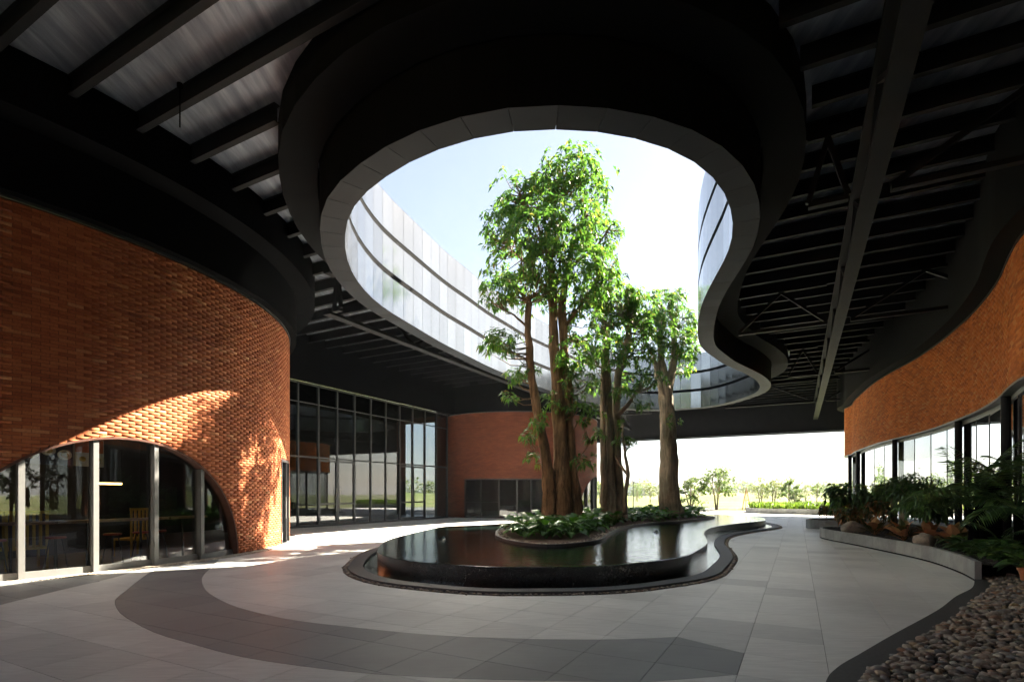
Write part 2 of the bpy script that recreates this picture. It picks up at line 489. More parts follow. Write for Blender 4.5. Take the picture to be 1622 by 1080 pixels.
M['leaf_copper'] = m_leaf('copper_leaf', [(0, (0.06, 0.09, 0.028)), (0.35, (0.14, 0.11, 0.04)), (0.6, (0.42, 0.2, 0.09)), (0.9, (0.55, 0.28, 0.15)), (1, (0.58, 0.4, 0.18))], 0.25, 0.35, 0.4, (1.2, 1.0, 0.8))
M['leaf_croton'] = m_leaf('croton_leaf', [(0, (0.035, 0.075, 0.022)), (0.45, (0.07, 0.085, 0.024)), (0.75, (0.24, 0.12, 0.04)), (1, (0.42, 0.20, 0.08))], 0.25, 0.3, 0.5, (1.2, 1.0, 0.8))
M['grass_blade'] = m_leaf('grass_blade', [(0, (0.06, 0.105, 0.025)), (1, (0.13, 0.18, 0.045))], 0.4, 0.5, 0.3)
M['bark'] = m_bark('ridged_bark', (0.06, 0.038, 0.022), (0.2, 0.125, 0.07), (0.36, 0.23, 0.135))
M['bark_grey'] = m_bark('grey_bark', (0.12, 0.10, 0.075), (0.28, 0.235, 0.18), (0.43, 0.365, 0.285))
M['wood'] = simple('counter_wood', (0.5, 0.3, 0.16), 0.5, var=0.2, nscale=12)
M['yellow'] = simple('yellow_paint', (0.6, 0.37, 0.03), 0.5, var=0.08)
M['red'] = simple('red_paint', (0.5, 0.07, 0.03), 0.45, var=0.1)
M['white'] = simple('white_print', (0.7, 0.7, 0.68), 0.5, var=0.05)
M['navy'] = simple('navy_print', (0.03, 0.04, 0.09), 0.5, var=0.1)
M['orange_print'] = simple('orange_print', (0.6, 0.16, 0.05), 0.5, var=0.1)
M['food'] = simple('food_print', (0.45, 0.32, 0.06), 0.5, var=0.5, nscale=30)
M['strip_light'] = m_emit('warm_strip_light', (1.0, 0.55, 0.15), 3.0)
M['stone'] = simple('boulder', (0.30, 0.25, 0.20), 0.85, var=0.3, nscale=9, bmp=0.4)
M['terracotta'] = simple('terracotta', (0.40, 0.15, 0.07), 0.8)
def m_pebble():
    m, nt, b = mat('river_pebble'); rv = rand_value(nt)
    r = ramp(nt, [(0, (0.08, 0.072, 0.062)), (0.2, (0.17, 0.15, 0.125)), (0.4, (0.25, 0.205, 0.155)), (0.55, (0.30, 0.27, 0.225)), (0.7, (0.24, 0.14, 0.085)), (0.82, (0.17, 0.17, 0.17)), (0.93, (0.33, 0.24, 0.13)), (1, (0.45, 0.42, 0.37))])
    nt.links.new(rv, r.inputs[0])
    n = noise(nt, 60, 4); d = ramp(nt, [(0.3, (0.8,)*3), (0.7, (1.15,)*3)]); nt.links.new(n, d.inputs[0])
    nt.links.new(mixc(nt, 1.0, r.outputs[0], d.outputs[0], 'MULTIPLY'), b.inputs['Base Color'])
    b.inputs['Roughness'].default_value = 0.6
    return m
M['pebble'] = m_pebble()
def m_pale_pebble():
    return simple('pale_pebble', (0.42, 0.37, 0.3), 0.8, var=0.2, rnd=0.35)
M['pale_pebble'] = m_pale_pebble()
def m_lawn():
    m, nt, b = mat('lawn')
    n1 = noise(nt, 0.05, 5); n2 = noise(nt, 3, 5)
    r = ramp(nt, [(0.3, (0.08, 0.115, 0.03)), (0.5, (0.125, 0.145, 0.05)), (0.7, (0.19, 0.165, 0.085))]); nt.links.new(n1, r.inputs[0])
    r2 = ramp(nt, [(0.3, (0.8,)*3), (0.7, (1.2,)*3)]); nt.links.new(n2, r2.inputs[0])
    nt.links.new(mixc(nt, 1.0, r.outputs[0], r2.outputs[0], 'MULTIPLY'), b.inputs['Base Color'])
    b.inputs['Roughness'].default_value = 0.95; b.inputs['Specular IOR Level'].default_value = 0.1
    return m
M['lawn'] = m_lawn()
def m_deck():
    m, nt, b = mat('roof_deck')
    n = noise(nt, 1.6, 5, 0.6, stretch=(3.2, 0.35, 1.0, R(28)))
    r = ramp(nt, [(0.3, (0.13, 0.15, 0.19)), (0.5, (0.21, 0.24, 0.29)), (0.72, (0.36, 0.40, 0.47))]); nt.links.new(n, r.inputs[0])
    nt.links.new(r.outputs[0], b.inputs['Base Color'])
    b.inputs['Metallic'].default_value = 0.5; b.inputs['Roughness'].default_value = 0.45
    bump(nt, b, n, 0.2, 0.04)
    return m
M['deck'] = m_deck()
# ------------------------------------------------------------------ outlines (metres)
GA = R(28)
UX, UY = math.cos(GA), -math.sin(GA)     # purlin direction u
VX, VY = math.sin(GA), math.cos(GA)      # truss direction v
def uv2xy(u, v): return (u*UX + v*VX, u*UY + v*VY)
def xy2uv(x, y): return (x*UX + y*UY, x*VX + y*VY)

RING_PTS = [(-2.84,10.45),(-2.29,9.93),(-1.71,9.43),(-1.08,9.09),(-0.39,8.8),(0.22,8.68),(0.91,8.68),(1.61,8.75),(2.24,8.97),(2.84,9.22),(3.44,9.68),(3.84,10.07),(4.27,10.65),(4.76,11.53),(5.12,12.48),(5.31,13.23),(5.55,14.79),(5.84,16.44),(6.19,17.78),(6.8,19.67),(7.6,21.62),(8.51,22.9),(9.67,24.46),(11.25,26.12),(12.45,27.55),(13.29,28.82),(13.88,30.03),(14.23,31.34),(14.23,32.78),(13.86,35.07),(13.01,36.61),(11.76,37.15),(10.24,37.79),(7.82,37.0),(4.56,34.0),(0.98,28.82),(-0.12,26.73),(-1.11,24.83),(-1.91,22.9),(-2.61,21.34),(-3.19,19.67),(-3.67,18.24),(-4.08,17.0),(-4.27,15.72),(-4.28,14.37),(-4.06,13.03),(-3.69,11.88),(-3.3,11.05)]
RING = resample(smooth_closed(resample(catmull(RING_PTS, True, 6), 0.2), 14), 0.68)
if area(RING) < 0: RING = RING[::-1]
RING_OUT = offset(RING, 0.55)
RZ0, RZ1 = 7.5, 11.2
DECK_Z = 9.3

POOL_PTS = [G(599,867,.36),G(602,877,.36),G(640,887,.36),G(707,893,.36),G(773,897,.36),G(840,897.5,.36),G(940,896,.36),G(1007,891,.36),G(1080,882,.36),G(1103,872,.36),G(1120,860,.36),G(1118,850,.36),G(1115,843.5,.36),G(1127,835,.36),G(1163,829,.36),G(1203,825,.36),(12.3,26.0),(13.2,28.5),(13.4,31.2),(12.2,33.2),(9.5,33.0),(6.6,30.6),(3.6,27.2),(0.6,23.9),(-1.3,21.5),G(707,833,.36),(-3.0,18.3),G(640,847,.36),G(613,855,.36)]
POOL = resample(smooth_closed(resample(catmull(POOL_PTS, True, 8), 0.1), 10), 0.16)
if area(POOL) < 0: POOL = POOL[::-1]
POOL_GR = offset(POOL, 0.72)

ISLE_PTS = [G(785,847,.4),G(793,853,.4),G(823,860,.4),G(873,864,.4),G(923,860,.4),G(953,855,.4),G(967,845,.4),G(983,837,.4),G(1007,832,.4),G(1040,828,.4),G(1073,826,.4),(9.0,25.4),(10.2,27.0),(10.6,28.8),(9.8,30.4),(7.8,30.0),(5.3,27.4),(2.8,23.8),(0.6,20.6),(-0.4,18.2)]
ISLE = resample(smooth_closed(resample(catmull(ISLE_PTS, True, 8), 0.1), 8), 0.2)
if area(ISLE) < 0: ISLE = ISLE[::-1]

DRUM_C, DRUM_R, WALL_TOP = (-16.65, 15.6), 9.4, 7.0
TOWER_C, TOWER_R = (0.3, 41.5), 6.2
def circle_path(c, r, a0, a1, n=400):
    a = np.radians(np.linspace(a0, a1, n))
    return Path(np.stack([c[0] + r*np.sin(a), c[1] - r*np.cos(a)], 1), 1)

RIGHT_PTS = [(27.5,36.9),(24.5,36.6),(22.4,35.6),(21.2,34.2),(20.65,32.6),(19.55,30.5),(17.75,26.4),(16.85,23.9),(16.2,21.65),(15.4,19.5),(14.6,17.7),(13.6,15.7),(12.4,13.7),(11.25,12.1),(10.55,11.0),(9.9,9.4),(9.6,7.4),(9.8,5.2),(10.6,3.0),(12.0,1.0)]
RIGHT = catmull(RIGHT_PTS, False, 12)
# walking from the far end towards the camera the courtyard lies on the right hand
RIGHT_PATH = Path(resample(RIGHT, 0.1, closed=False), 1)

PLANTER_PTS = [(15.6,21.2),(13.6,21.0),(12.1,20.6),(11.35,19.8),(10.95,18.6),(10.75,17.3),(10.5,15.8),(9.9,12.95),(9.15,11.06),(8.5,9.86)]
PLANTER = resample(catmull(PLANTER_PTS, False, 10), 0.08, closed=False)
KERB_PTS = [(8.5,9.86),(7.7,8.98),(6.8,8.22),(5.75,7.25),(4.22,5.96),(3.42,5.27),(2.95,4.86),(2.6,4.45),(2.1,3.6),(1.7,2.5),(1.5,1.0),(1.6,-1.0),(2.2,-3.5)]
KERB = resample(catmull(KERB_PTS, False, 10), 0.1, closed=False)
BED_POLY = [tuple(p) for p in PLANTER] + [tuple(p) for p in KERB[1:]] + [(14, -3.5), (12.0, 1.0), (10.6, 3.0), (9.8, 5.2), (9.6, 7.4), (9.9, 9.4), (10.55, 11.0), (12.4, 13.7), (14.6, 17.7)]

BAND_IN = [(-7.2,13.2),(-6.6,11.8),(-6.0,10.4),(-5.4,9.38),(-4.84,8.6),(-4.04,7.73),(-3.32,7.16),(-2.75,6.8),(-2.14,6.54),(-0.79,6.07),(0.62,5.91),(1.6,5.97),(2.3,6.17),uv2xy(-0.472,7.1)]
BAND_OUT = [uv2xy(-0.472,4.7),(1.4,4.5),(0.9,4.57),(0,4.62),(-0.77,4.70),(-1.54,4.86),(-2.6,5.25),(-3.46,5.76),(-4.06,6.15),(-4.6,6.6),(-5.28,7.23),(-5.99,8.1),(-6.4,8.9),(-6.95,10.0),(-7.5,11.2),(-7.9,12.4)]
BAND = list(map(tuple, catmull(BAND_IN, False, 6))) + list(map(tuple, catmull(BAND_OUT, False, 6)))
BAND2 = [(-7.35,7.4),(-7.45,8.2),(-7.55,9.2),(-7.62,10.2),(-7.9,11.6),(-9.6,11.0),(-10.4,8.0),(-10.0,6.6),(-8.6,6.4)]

# ------------------------------------------------------------------ the ground
mb = MB()
NX = 60
xs = np.concatenate([-np.geomspace(1400, 40, 14), np.linspace(-30, 60, 19), np.geomspace(75, 1400, 14)])
ys = np.concatenate([[-400, -100, -40, -15, 0, 15, 30, 45], np.linspace(52, 240, 48), np.geomspace(260, 1500, 14)])
def ground_z(x, y):
    z = -0.06
    for cx, cy_, rx, ry, h in ((52, 128, 13, 10, 2.0), (12, 170, 40, 16, 1.6), (95, 190, 60, 20, 2.4), (-60, 150, 60, 40, 3.0)):
        q = ((x-cx)/rx)**2 + ((y-cy_)/ry)**2
        if q < 4: z += h*math.exp(-q*1.3)*(1-q/4)
    return z
gv = [(x, y, ground_z(x, y)) for y in ys for x in xs]
gf = [(j*len(xs)+i, j*len(xs)+i+1, (j+1)*len(xs)+i+1, (j+1)*len(xs)+i) for j in range(len(ys)-1) for i in range(len(xs)-1)]
mb.add(gv, gf)
tag(mb.build('lawn', M['lawn'], smooth=True), 'sunlit green and straw coloured lawn beyond the building', kind='structure')
mb = MB()
pond = smooth_closed(resample(np.array([(14,57),(22,55),(34,58),(44,63),(50,70),(46,77),(34,78),(24,74),(16,68),(8,64),(4,60)], float), 1.5), 3)
fill(mb, pond, [], -0.02)
tag(mb.build('pond', M['pond']), 'pale pond reflecting the sky beyond the paving', kind='structure')

# ------------------------------------------------------------------ paving: every tile a piece
TS = 0.72
def split(poly, fn):
    s = [fn(p) for p in poly]
    if all(s): return poly, None
    if not any(s): return None, poly
    ins, outs = [], []; n = len(poly); cuts = []
    for i in range(n):
        a, b = poly[i], poly[(i+1) % n]
        (ins if s[i] else outs).append(a)
        if s[i] != s[(i+1) % n]:
            lo, hi = 0.0, 1.0
            for _ in range(12):
                m = (lo+hi)/2; p = (a[0]+(b[0]-a[0])*m, a[1]+(b[1]-a[1])*m)
                if fn(p) == s[i]: lo = m
                else: hi = m
            cuts.append(p); ins.append(p); outs.append(p)
    if len(cuts) != 2:
        c = (sum(p[0] for p in poly)/n, sum(p[1] for p in poly)/n)
        return (poly, None) if fn(c) else (None, poly)
    A, B = cuts
    mx, my = (A[0]+B[0])/2, (A[1]+B[1])/2; nx, ny = -(B[1]-A[1]), B[0]-A[0]; L = math.hypot(nx, ny)
    if L > 0.15:
        nx /= L; ny /= L; base = fn((mx-nx*0.07, my-ny*0.07))
        if base != fn((mx+nx*0.07, my+ny*0.07)):
            lo, hi = -0.07, 0.07
            for _ in range(9):
                m = (lo+hi)/2
                if fn((mx+nx*m, my+ny*m)) == base: lo = m
                else: hi = m
            C = (mx+nx*lo, my+ny*lo)
            for l in (ins, outs):
                for i in range(len(l)):
                    if (l[i] == A and l[(i+1) % len(l)] == B) or (l[i] == B and l[(i+1) % len(l)] == A):
                        l.insert(i+1, C); break
    return (ins if len(ins) > 2 else None), (outs if len(outs) > 2 else None)
def poly_area(p): return 0.5*sum(p[i][0]*p[(i+1) % len(p)][1] - p[(i+1) % len(p)][0]*p[i][1] for i in range(len(p)))
def shrink(p, d):
    n = len(p); out = []
    for i in range(n):
        a, b, c = p[i-1], p[i], p[(i+1) % n]
        t1 = (b[0]-a[0], b[1]-a[1]); t2 = (c[0]-b[0], c[1]-b[1])
        l1 = math.hypot(*t1) or 1e-9; l2 = math.hypot(*t2) or 1e-9
        n1 = (-t1[1]/l1, t1[0]/l1); n2 = (-t2[1]/l2, t2[0]/l2)
        mx, my = n1[0]+n2[0], n1[1]+n2[1]; q = max(0.5, (mx*mx+my*my)/2)
        out.append((b[0]+mx/q*d, b[1]+my/q*d))
    return out
def near_poly_fn(poly):
    bb = (min(p[0] for p in poly), max(p[0] for p in poly), min(p[1] for p in poly), max(p[1] for p in poly))
    def fn(p):
        return bb[0] <= p[0] <= bb[1] and bb[2] <= p[1] <= bb[3] and inside(p, poly)
    return fn
POOL_L = [tuple(p) for p in resample(POOL_GR, 0.3)]
ex_fns = [near_poly_fn(POOL_L), lambda p: math.hypot(p[0]-DRUM_C[0], p[1]-DRUM_C[1]) < DRUM_R + 0.34,
          lambda p: math.hypot(p[0]-TOWER_C[0], p[1]-TOWER_C[1]) < TOWER_R + 0.01, near_poly_fn(BED_POLY)]
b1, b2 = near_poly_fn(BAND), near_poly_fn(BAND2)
pieces = []
U0, V0 = 0.25, 0.1
for i in range(-44, 26):
    for j in range(-6, 68):
        u0, v0 = U0 + i*TS, V0 + j*TS
        c = uv2xy(u0 + TS/2, v0 + TS/2)
        if c[1] < -3 or c[0] > 23 or c[0] < -15: continue
        if u0 < -21.1 and c[1] > 18: continue
        polys = [[uv2xy(u0, v0), uv2xy(u0+TS, v0), uv2xy(u0+TS, v0+TS), uv2xy(u0, v0+TS)]]
        for fn in ex_fns: polys = [q for q in (split(p, fn)[1] for p in polys) if q]
        for p in polys:
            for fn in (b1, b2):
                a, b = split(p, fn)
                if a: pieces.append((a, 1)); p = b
                if not p: break
            if p:
                near_end = 1.2 < c[0] < 6.5 and 4.5 < c[1] < 10.5
                pieces.append((p, 2 if random.random() < (0.20 if near_end else 0.05) else 0))
good = []
for p, k in pieces:
    A = poly_area(p)
    if A < 0: p = p[::-1]; A = -A
    if A < 0.004: continue
    c = (sum(q[0] for q in p)/len(p), sum(q[1] for q in p)/len(p))
    px = 811 + 850*c[0]/c[1] if c[1] > 0.5 else -999
    seen = c[1] > 4.3 and -10 < px < 1632
    good.append((A/c[1]**3 if seen else 0, p, k))
good.sort(key=lambda t: -t[0])
paving = MB()
fill(paving, [(-15,-3.6),(23.6,-3.6),(23.6,40),(22,52),(-2,66),(-15,66)], [], -0.012)
paving = paving.build('paving', M['grout'])
tag(paving, 'grey stone tiled courtyard paving with a curved charcoal band', kind='structure')
rest = MB()
for q, (key, p, k) in enumerate(good):
    s = shrink(p, 0.0028); n = len(s)
    m = MB() if q < 300 else rest
    m.add([(x, y, 0) for x, y in s] + [(x, y, -0.011) for x, y in s],
          [tuple(range(n))] + [(i, n+i, n+(i+1) % n, (i+1) % n) for i in range(n)], k if q >= 300 else 0)
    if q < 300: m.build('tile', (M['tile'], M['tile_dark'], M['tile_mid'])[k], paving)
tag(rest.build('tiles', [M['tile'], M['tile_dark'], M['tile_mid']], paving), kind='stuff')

# ------------------------------------------------------------------ walls of straight bricks on a curve
BL, BH = 0.27, 0.067
def brick_wall(building, path, s_lo, s_hi, z_lo, z_hi, mt, arches=(), doors=(), face=0.0, n_single=300, yaw=0.009):
    """bricks laid in running bond; the ones that show largest are pieces of their own"""
    k0, k1 = int(round(z_lo/BH)), int(round(z_hi/BH))
    full, cut = [], []
    for k in range(k0, k1):
        z0, z1 = k*BH + 0.003, (k+1)*BH - 0.003
        off = (k % 2)*BL/2
        nb = int((s_hi-s_lo)/BL)
        for i in range(nb):
            s0 = s_lo + off + i*BL + 0.004; s1 = s0 + BL - 0.008
            if s1 > s_hi: continue
            ends = [s0, s1, s0, s1]; ok = True; touched = False
            for sc, a, b in arches:
                for e, z in ((0, z0), (1, z1)):
                    hw = a*math.sqrt(1-(z/b)**2) if z < b else 0
                    if hw <= 0: continue
                    l, r_ = ends[2*e], ends[2*e+1]
                    if r_ <= sc-hw or l >= sc+hw: continue
                    touched = True
                    if (l+r_)/2 < sc: r_ = max(min(r_, sc-hw), l)
                    else: l = min(max(l, sc+hw), r_)
                    ends[2*e], ends[2*e+1] = l, r_
            for d0, d1, zt in doors:
                if z0 < zt - 0.01 and s1 > d0 and s0 < d1:
                    touched = True
                    for e in (0, 1):
                        l, r_ = ends[2*e], ends[2*e+1]
                        if (s0+s1)/2 < (d0+d1)/2: r_ = max(min(r_, d0), l)
                        else: l = min(max(l, d1), r_)
                        ends[2*e], ends[2*e+1] = l, r_
            if touched:
                if max(ends[1]-ends[0], ends[3]-ends[2]) < 0.02: continue
                cut.append((s0, s1, ends, z0, z1))
            else: full.append((s0, s1, ends, z0, z1))
    def frame(s0, s1):
        sm = (s0+s1)/2; p = path.p(sm); nn = path.n(sm)
        jit = random.uniform(-0.002, 0.004)
        ang = math.atan2(nn[0], -nn[1]) + yaw + random.uniform(-0.008, 0.008)
        return (p[0] + nn[0]*(face+0.012+jit), p[1] + nn[1]*(face+0.012+jit)), ang, nn
    scored = []
    for b in full:
        o, ang, nn = frame(b[0], b[1]); zc = (b[3]+b[4])/2
        score = 0
        if o[1] > 0.5:
            px = 811 + 850*o[0]/o[1]; py = 782 - 850*(zc-1.6)/o[1]
            if 6 < px < 1616 and 5 < py < 1075:
                D = math.hypot(o[0], o[1]); cosv = max(0, -(nn[0]*o[0] + nn[1]*o[1])/D)
                score = cosv/o[1]**2/(o[1]/D)
        scored.append((score, b, o, ang))
    scored.sort(key=lambda t: -t[0])
    box = MB(); hl = (BL-0.008)/2
    box.box((-hl, 0, 0), (hl, 0.09, BH-0.006)); bm = box.mesh('brick', mt)
    for sc_, b, o, ang in scored[:n_single]:
        link('brick', bm, building, (o[0], o[1], b[3]), (0, 0, ang))
    V, F = [], []
    FB = [(0,3,2,1),(4,5,6,7),(0,1,5,4),(1,2,6,5),(2,3,7,6),(3,0,4,7)]
    allb = [(b, o, ang) for _, b, o, ang in scored[n_single:]]
    for b in cut:
        o, ang, nn = frame(b[0], b[1]); allb.append((b, o, ang))
    for (s0, s1, e, z0, z1), o, ang in allb:
        sm = (s0+s1)/2; c, s = math.cos(ang), math.sin(ang); base = len(V)
        for x, y, z in ((e[0]-sm,0,z0),(e[1]-sm,0,z0),(e[1]-sm,.09,z0),(e[0]-sm,.09,z0),(e[2]-sm,0,z1),(e[3]-sm,0,z1),(e[3]-sm,.09,z1),(e[2]-sm,.09,z1)):
            V.append((o[0]+x*c-y*s, o[1]+x*s+y*c, z))
        F += [tuple(base+i for i in f) for f in FB]
    o = link('bricks', np_mesh('bricks', np.array(V), np.array(F), mt), building)
    tag(o, kind='stuff')
def wall_core(name, building, path, s_lo, s_hi, z_top, zlow, mt, step=0.1, off=0.0, breaks=(), z_bot=None):
    """curved wall surface with openings, UV in metres"""
    ss = sorted(set([round(x, 4) for x in np.arange(s_lo, s_hi, step)] + [round(b, 4) for b in breaks] + [s_hi]))
    V, F, UV = [], [], []
    for a, b in zip(ss[:-1], ss[1:]):
        za, zb = zlow(a+1e-5), zlow(b-1e-5)
        if min(z_top-za, z_top-zb) < 1e-4: continue
        pa, pb = path.p(a, off), path.p(b, off); n = len(V)
        V += [(pa[0],pa[1],za),(pb[0],pb[1],zb),(pb[0],pb[1],z_top),(pa[0],pa[1],z_top)]
        UV += [(a,za),(b,zb),(b,z_top),(a,z_top)]; F.append((n,n+1,n+2,n+3))
    me = np_mesh(name, np.array(V), np.array(F), mt)
    uvl = me.uv_layers.new(name='UVMap')
    uvl.data.foreach_set('uv', np.array(UV, dtype=np.float32).ravel())
    return link(name, me, building)
def arch_h(s, sc, a, b):
    q = (s-sc)/a
    return b*math.sqrt(1-q*q) if abs(q) < 1 else 0.0
def curved_strip(mb, path, s0, s1, o0, o1, z0, z1, step=0.25, mi=0):
    """solid curved bar between offsets o0<o1"""
    n = max(1, int((s1-s0)/step)); ss = np.linspace(s0, s1, n+1); b = len(mb.v)
    for s in ss:
        i, o = path.p(s, o0), path.p(s, o1)
        mb.v += [(i[0],i[1],z0),(o[0],o[1],z0),(o[0],o[1],z1),(i[0],i[1],z1)]
    for k in range(n):
        c = b+4*k; d = c+4
        for q in ((c+1,d+1,d+2,c+2),(c+2,d+2,d+3,c+3),(c,c+1,d+1,d),(c+3,d+3,d,c)):
            mb.f.append(q); mb.mi.append(mi)
    e = b+4*n
    for q in ((b,b+3,b+2,b+1),(e,e+1,e+2,e+3)): mb.f.append(q); mb.mi.append(mi)
def arch_window(building, path, sc, a, b, mull, off_glass, mt_glass, m_frame, reveal, name='arch_window', s_vis=None, mw=0.095):
    """arched opening: reveal and rails are the part, each mullion and pane a sub-part"""
    fr = MB(); N = 48
    th = np.linspace(0, math.pi, N+1)
    prof = [(sc - a*math.cos(t), b*math.sin(t)) for t in th]
    for (s0, z0), (s1, z1) in zip(prof[:-1], prof[1:]):
        p0, p1 = path.p(s0, 0.022), path.p(s1, 0.022); q0, q1 = path.p(s0, off_glass-0.06), path.p(s1, off_glass-0.06)
        fr.quad((p0[0],p0[1],z0),(q0[0],q0[1],z0),(q1[0],q1[1],z1),(p1[0],p1[1],z1), 0)
        k = 0.985; zi = lambda z: z*k
        si0, si1 = sc+(s0-sc)*k, sc+(s1-sc)*k
        f0, f1 = path.p(si0, 0.02), path.p(si1, 0.02); g0, g1 = path.p(si0, off_glass-0.06), path.p(si1, off_glass-0.06)
        fr.quad((p0[0],p0[1],z0),(p1[0],p1[1],z1),(f1[0],f1[1],zi(z1)),(f0[0],f0[1],zi(z0)), 0)
        fr.quad((f0[0],f0[1],zi(z0)),(f1[0],f1[1],zi(z1)),(g1[0],g1[1],zi(z1)),(g0[0],g0[1],zi(z0)), 0)
    curved_strip(fr, path, sc-a*0.985, sc+a*0.985, off_glass-0.05, off_glass+0.05, 0.0, 0.13, mi=1)
    win = fr.build(name, [reveal, m_frame], building)
    cuts = [sc-a*0.985] + list(mull) + [sc+a*0.985]
    for s in mull:
        h = arch_h(s, sc, a, b)*0.985; p = path.p(s, off_glass); nn = path.n(s)
        m = MB(); Mx = Matrix.Rotation(math.atan2(nn[0], -nn[1]), 4, 'Z'); Mx.translation = (p[0], p[1], 0)
        m.box((-mw/2, -0.14, 0.0), (mw/2, 0.06, h-0.01), Mx); m.build('mullion', m_frame, win)
    for s0, s1 in zip(cuts[:-1], cuts[1:]):
        ss = np.linspace(s0, s1, 9); m = MB(); vs = []
        for s in ss: p = path.p(s, off_glass); vs.append((p[0], p[1], 0.13))
        for s in ss: p = path.p(s, off_glass); vs.append((p[0], p[1], max(0.131, arch_h(s, sc, a, b)*0.985)))
        m.add(vs, [(i, i+1, 9+i+1, 9+i) for i in range(8)]); m.build('pane', mt_glass, win)
    return win

# ---- the round brick building beside the courtyard
drum = tag(empty('brick_building', (DRUM_C[0], DRUM_C[1], 0)), 'tall round red brick building with an arched window and leaf shadows', 'building')
drum.location = (0, 0, 0)
DP = circle_path(DRUM_C, DRUM_R, 5, 160, 600)
sD = lambda deg: R(deg-5)*DRUM_R
ARC = (sD(64.0), R(18.4)*DRUM_R, 2.8)
DOOR = (sD(99.3), sD(108.3), 2.7)
def zlow_drum(s):
    if DOOR[0] < s < DOOR[1]: return DOOR[2]
    return arch_h(s, *ARC)
wall_core('wall', drum, DP, 0, DP.len, WALL_TOP, zlow_drum, M['mortar'], 0.1, 0.0, breaks=DOOR[:2] + (ARC[0]-ARC[1], ARC[0]+ARC[1]))
brick_wall(drum, DP, sD(22), sD(128), 0, WALL_TOP, M['brick'], arches=[ARC], doors=[DOOR])
aw = arch_window(drum, DP, *ARC, [sD(x) for x in (53.3, 60.4, 67.7, 75.0)], -0.16, M['glass'], M['alu'], M['mortar'])
mb = MB(); curved_strip(mb, DP, 0, DP.len, -0.3, 0.035, WALL_TOP+0.002, WALL_TOP+0.06)
mb.build('coping', M['alu_dark'], drum)
mb = MB(); curved_strip(mb, DP, 0, DP.len, -0.1, 0.24, WALL_TOP+0.065, 8.3)          # black bulkhead up to the roof
curved_strip(mb, DP, 0, DP.len, -0.1, 0.85, 8.3, DECK_Z)
mb.build('bulkhead', M['black'], drum)
# glass door set into the brick
m = MB()
for s in (DOOR[0]+0.03, DOOR[1]-0.03, (DOOR[0]+DOOR[1])/2):
    p = DP.p(s, -0.03); nn = DP.n(s); Mx = Matrix.Rotation(math.atan2(nn[0], -nn[1]), 4, 'Z'); Mx.translation = (p[0], p[1], 0)
    m.box((-0.03, -0.06, 0), (0.03, 0.12, DOOR[2]), Mx)
curved_strip(m, DP, DOOR[0], DOOR[1], -0.1, 0.03, DOOR[2]-0.06, DOOR[2]-0.001)
dr = m.build('door', M['alu_dark'], drum)
for a_, b_ in ((DOOR[0]+0.06, (DOOR[0]+DOOR[1])/2-0.03), ((DOOR[0]+DOOR[1])/2+0.03, DOOR[1]-0.06)):
    m = MB(); p, q = DP.p(a_, -0.03), DP.p(b_, -0.03)
    m.quad((p[0],p[1],0.02),(q[0],q[1],0.02),(q[0],q[1],DOOR[2]-0.06),(p[0],p[1],DOOR[2]-0.06)); m.build('pane', M['glass_dark'], dr)
    m = MB(); h = DP.p(b_-0.1, 0.03) ; m.tube([(h[0],h[1],0.8),(h[0],h[1],1.5)], [0.015]*2, 8); m.build('handle', M['alu'], dr)
# room behind the arched window
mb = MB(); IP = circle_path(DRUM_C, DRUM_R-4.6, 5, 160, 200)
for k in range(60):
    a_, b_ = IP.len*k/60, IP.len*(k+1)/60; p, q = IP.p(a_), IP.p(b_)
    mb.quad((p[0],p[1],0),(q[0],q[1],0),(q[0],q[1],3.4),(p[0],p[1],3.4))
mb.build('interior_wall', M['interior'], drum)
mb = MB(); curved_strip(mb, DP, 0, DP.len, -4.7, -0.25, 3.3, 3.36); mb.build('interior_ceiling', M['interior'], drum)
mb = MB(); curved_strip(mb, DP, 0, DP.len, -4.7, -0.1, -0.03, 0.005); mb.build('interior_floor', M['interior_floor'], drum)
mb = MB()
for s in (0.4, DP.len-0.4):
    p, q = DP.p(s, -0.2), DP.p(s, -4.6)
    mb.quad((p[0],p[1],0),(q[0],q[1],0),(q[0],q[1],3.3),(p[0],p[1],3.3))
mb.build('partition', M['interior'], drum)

# ---- the brick tower at the back
tower = tag(empty('brick_tower'), 'round red brick block with glass doors behind the trees', 'building')
TP = circle_path(TOWER_C, TOWER_R, -110, 140, 500)
sT = lambda deg: R(deg+110)*TOWER_R
TARC = (sT(71), R(27.7)*TOWER_R, 2.9); TD = (sT(-34.4), sT(17.4), 2.62)
def zlow_t(s):
    if TD[0] < s < TD[1]: return TD[2]
    return arch_h(s, *TARC)
wall_core('wall', tower, TP, 0, TP.len, WALL_TOP, zlow_t, M['far_brick'], 0.1, 0.0, breaks=TD[:2] + (TARC[0]-TARC[1], TARC[0]+TARC[1]))
mb = MB(); curved_strip(mb, TP, 0, TP.len, -0.3, 0.03, WALL_TOP+0.002, WALL_TOP+0.07); mb.build('coping', M['alu_dark'], tower)
mb = MB(); curved_strip(mb, TP, 0, TP.len, -0.4, -0.1, WALL_TOP+0.08, DECK_Z); mb.build('bulkhead', M['black'], tower)
arch_window(tower, TP, *TARC, [sT(x) for x in (54, 65, 76, 88)], -0.12, M['glass_dark'], M['alu_dark'], M['mortar'], mw=0.08)
m = MB(); nT = 5
curved_strip(m, TP, TD[0], TD[1], -0.08, 0.02, TD[2]-0.09, TD[2]-0.002)
curved_strip(m, TP, TD[0], TD[1], -0.06, 0.01, 0.0, 0.07)
edges = [TD[0]+0.04, TD[0]+1.28, TD[0]+2.55, TD[0]+3.75, TD[0]+4.7, TD[1]-0.04]
td = m.build('door', M['alu_dark'], tower)
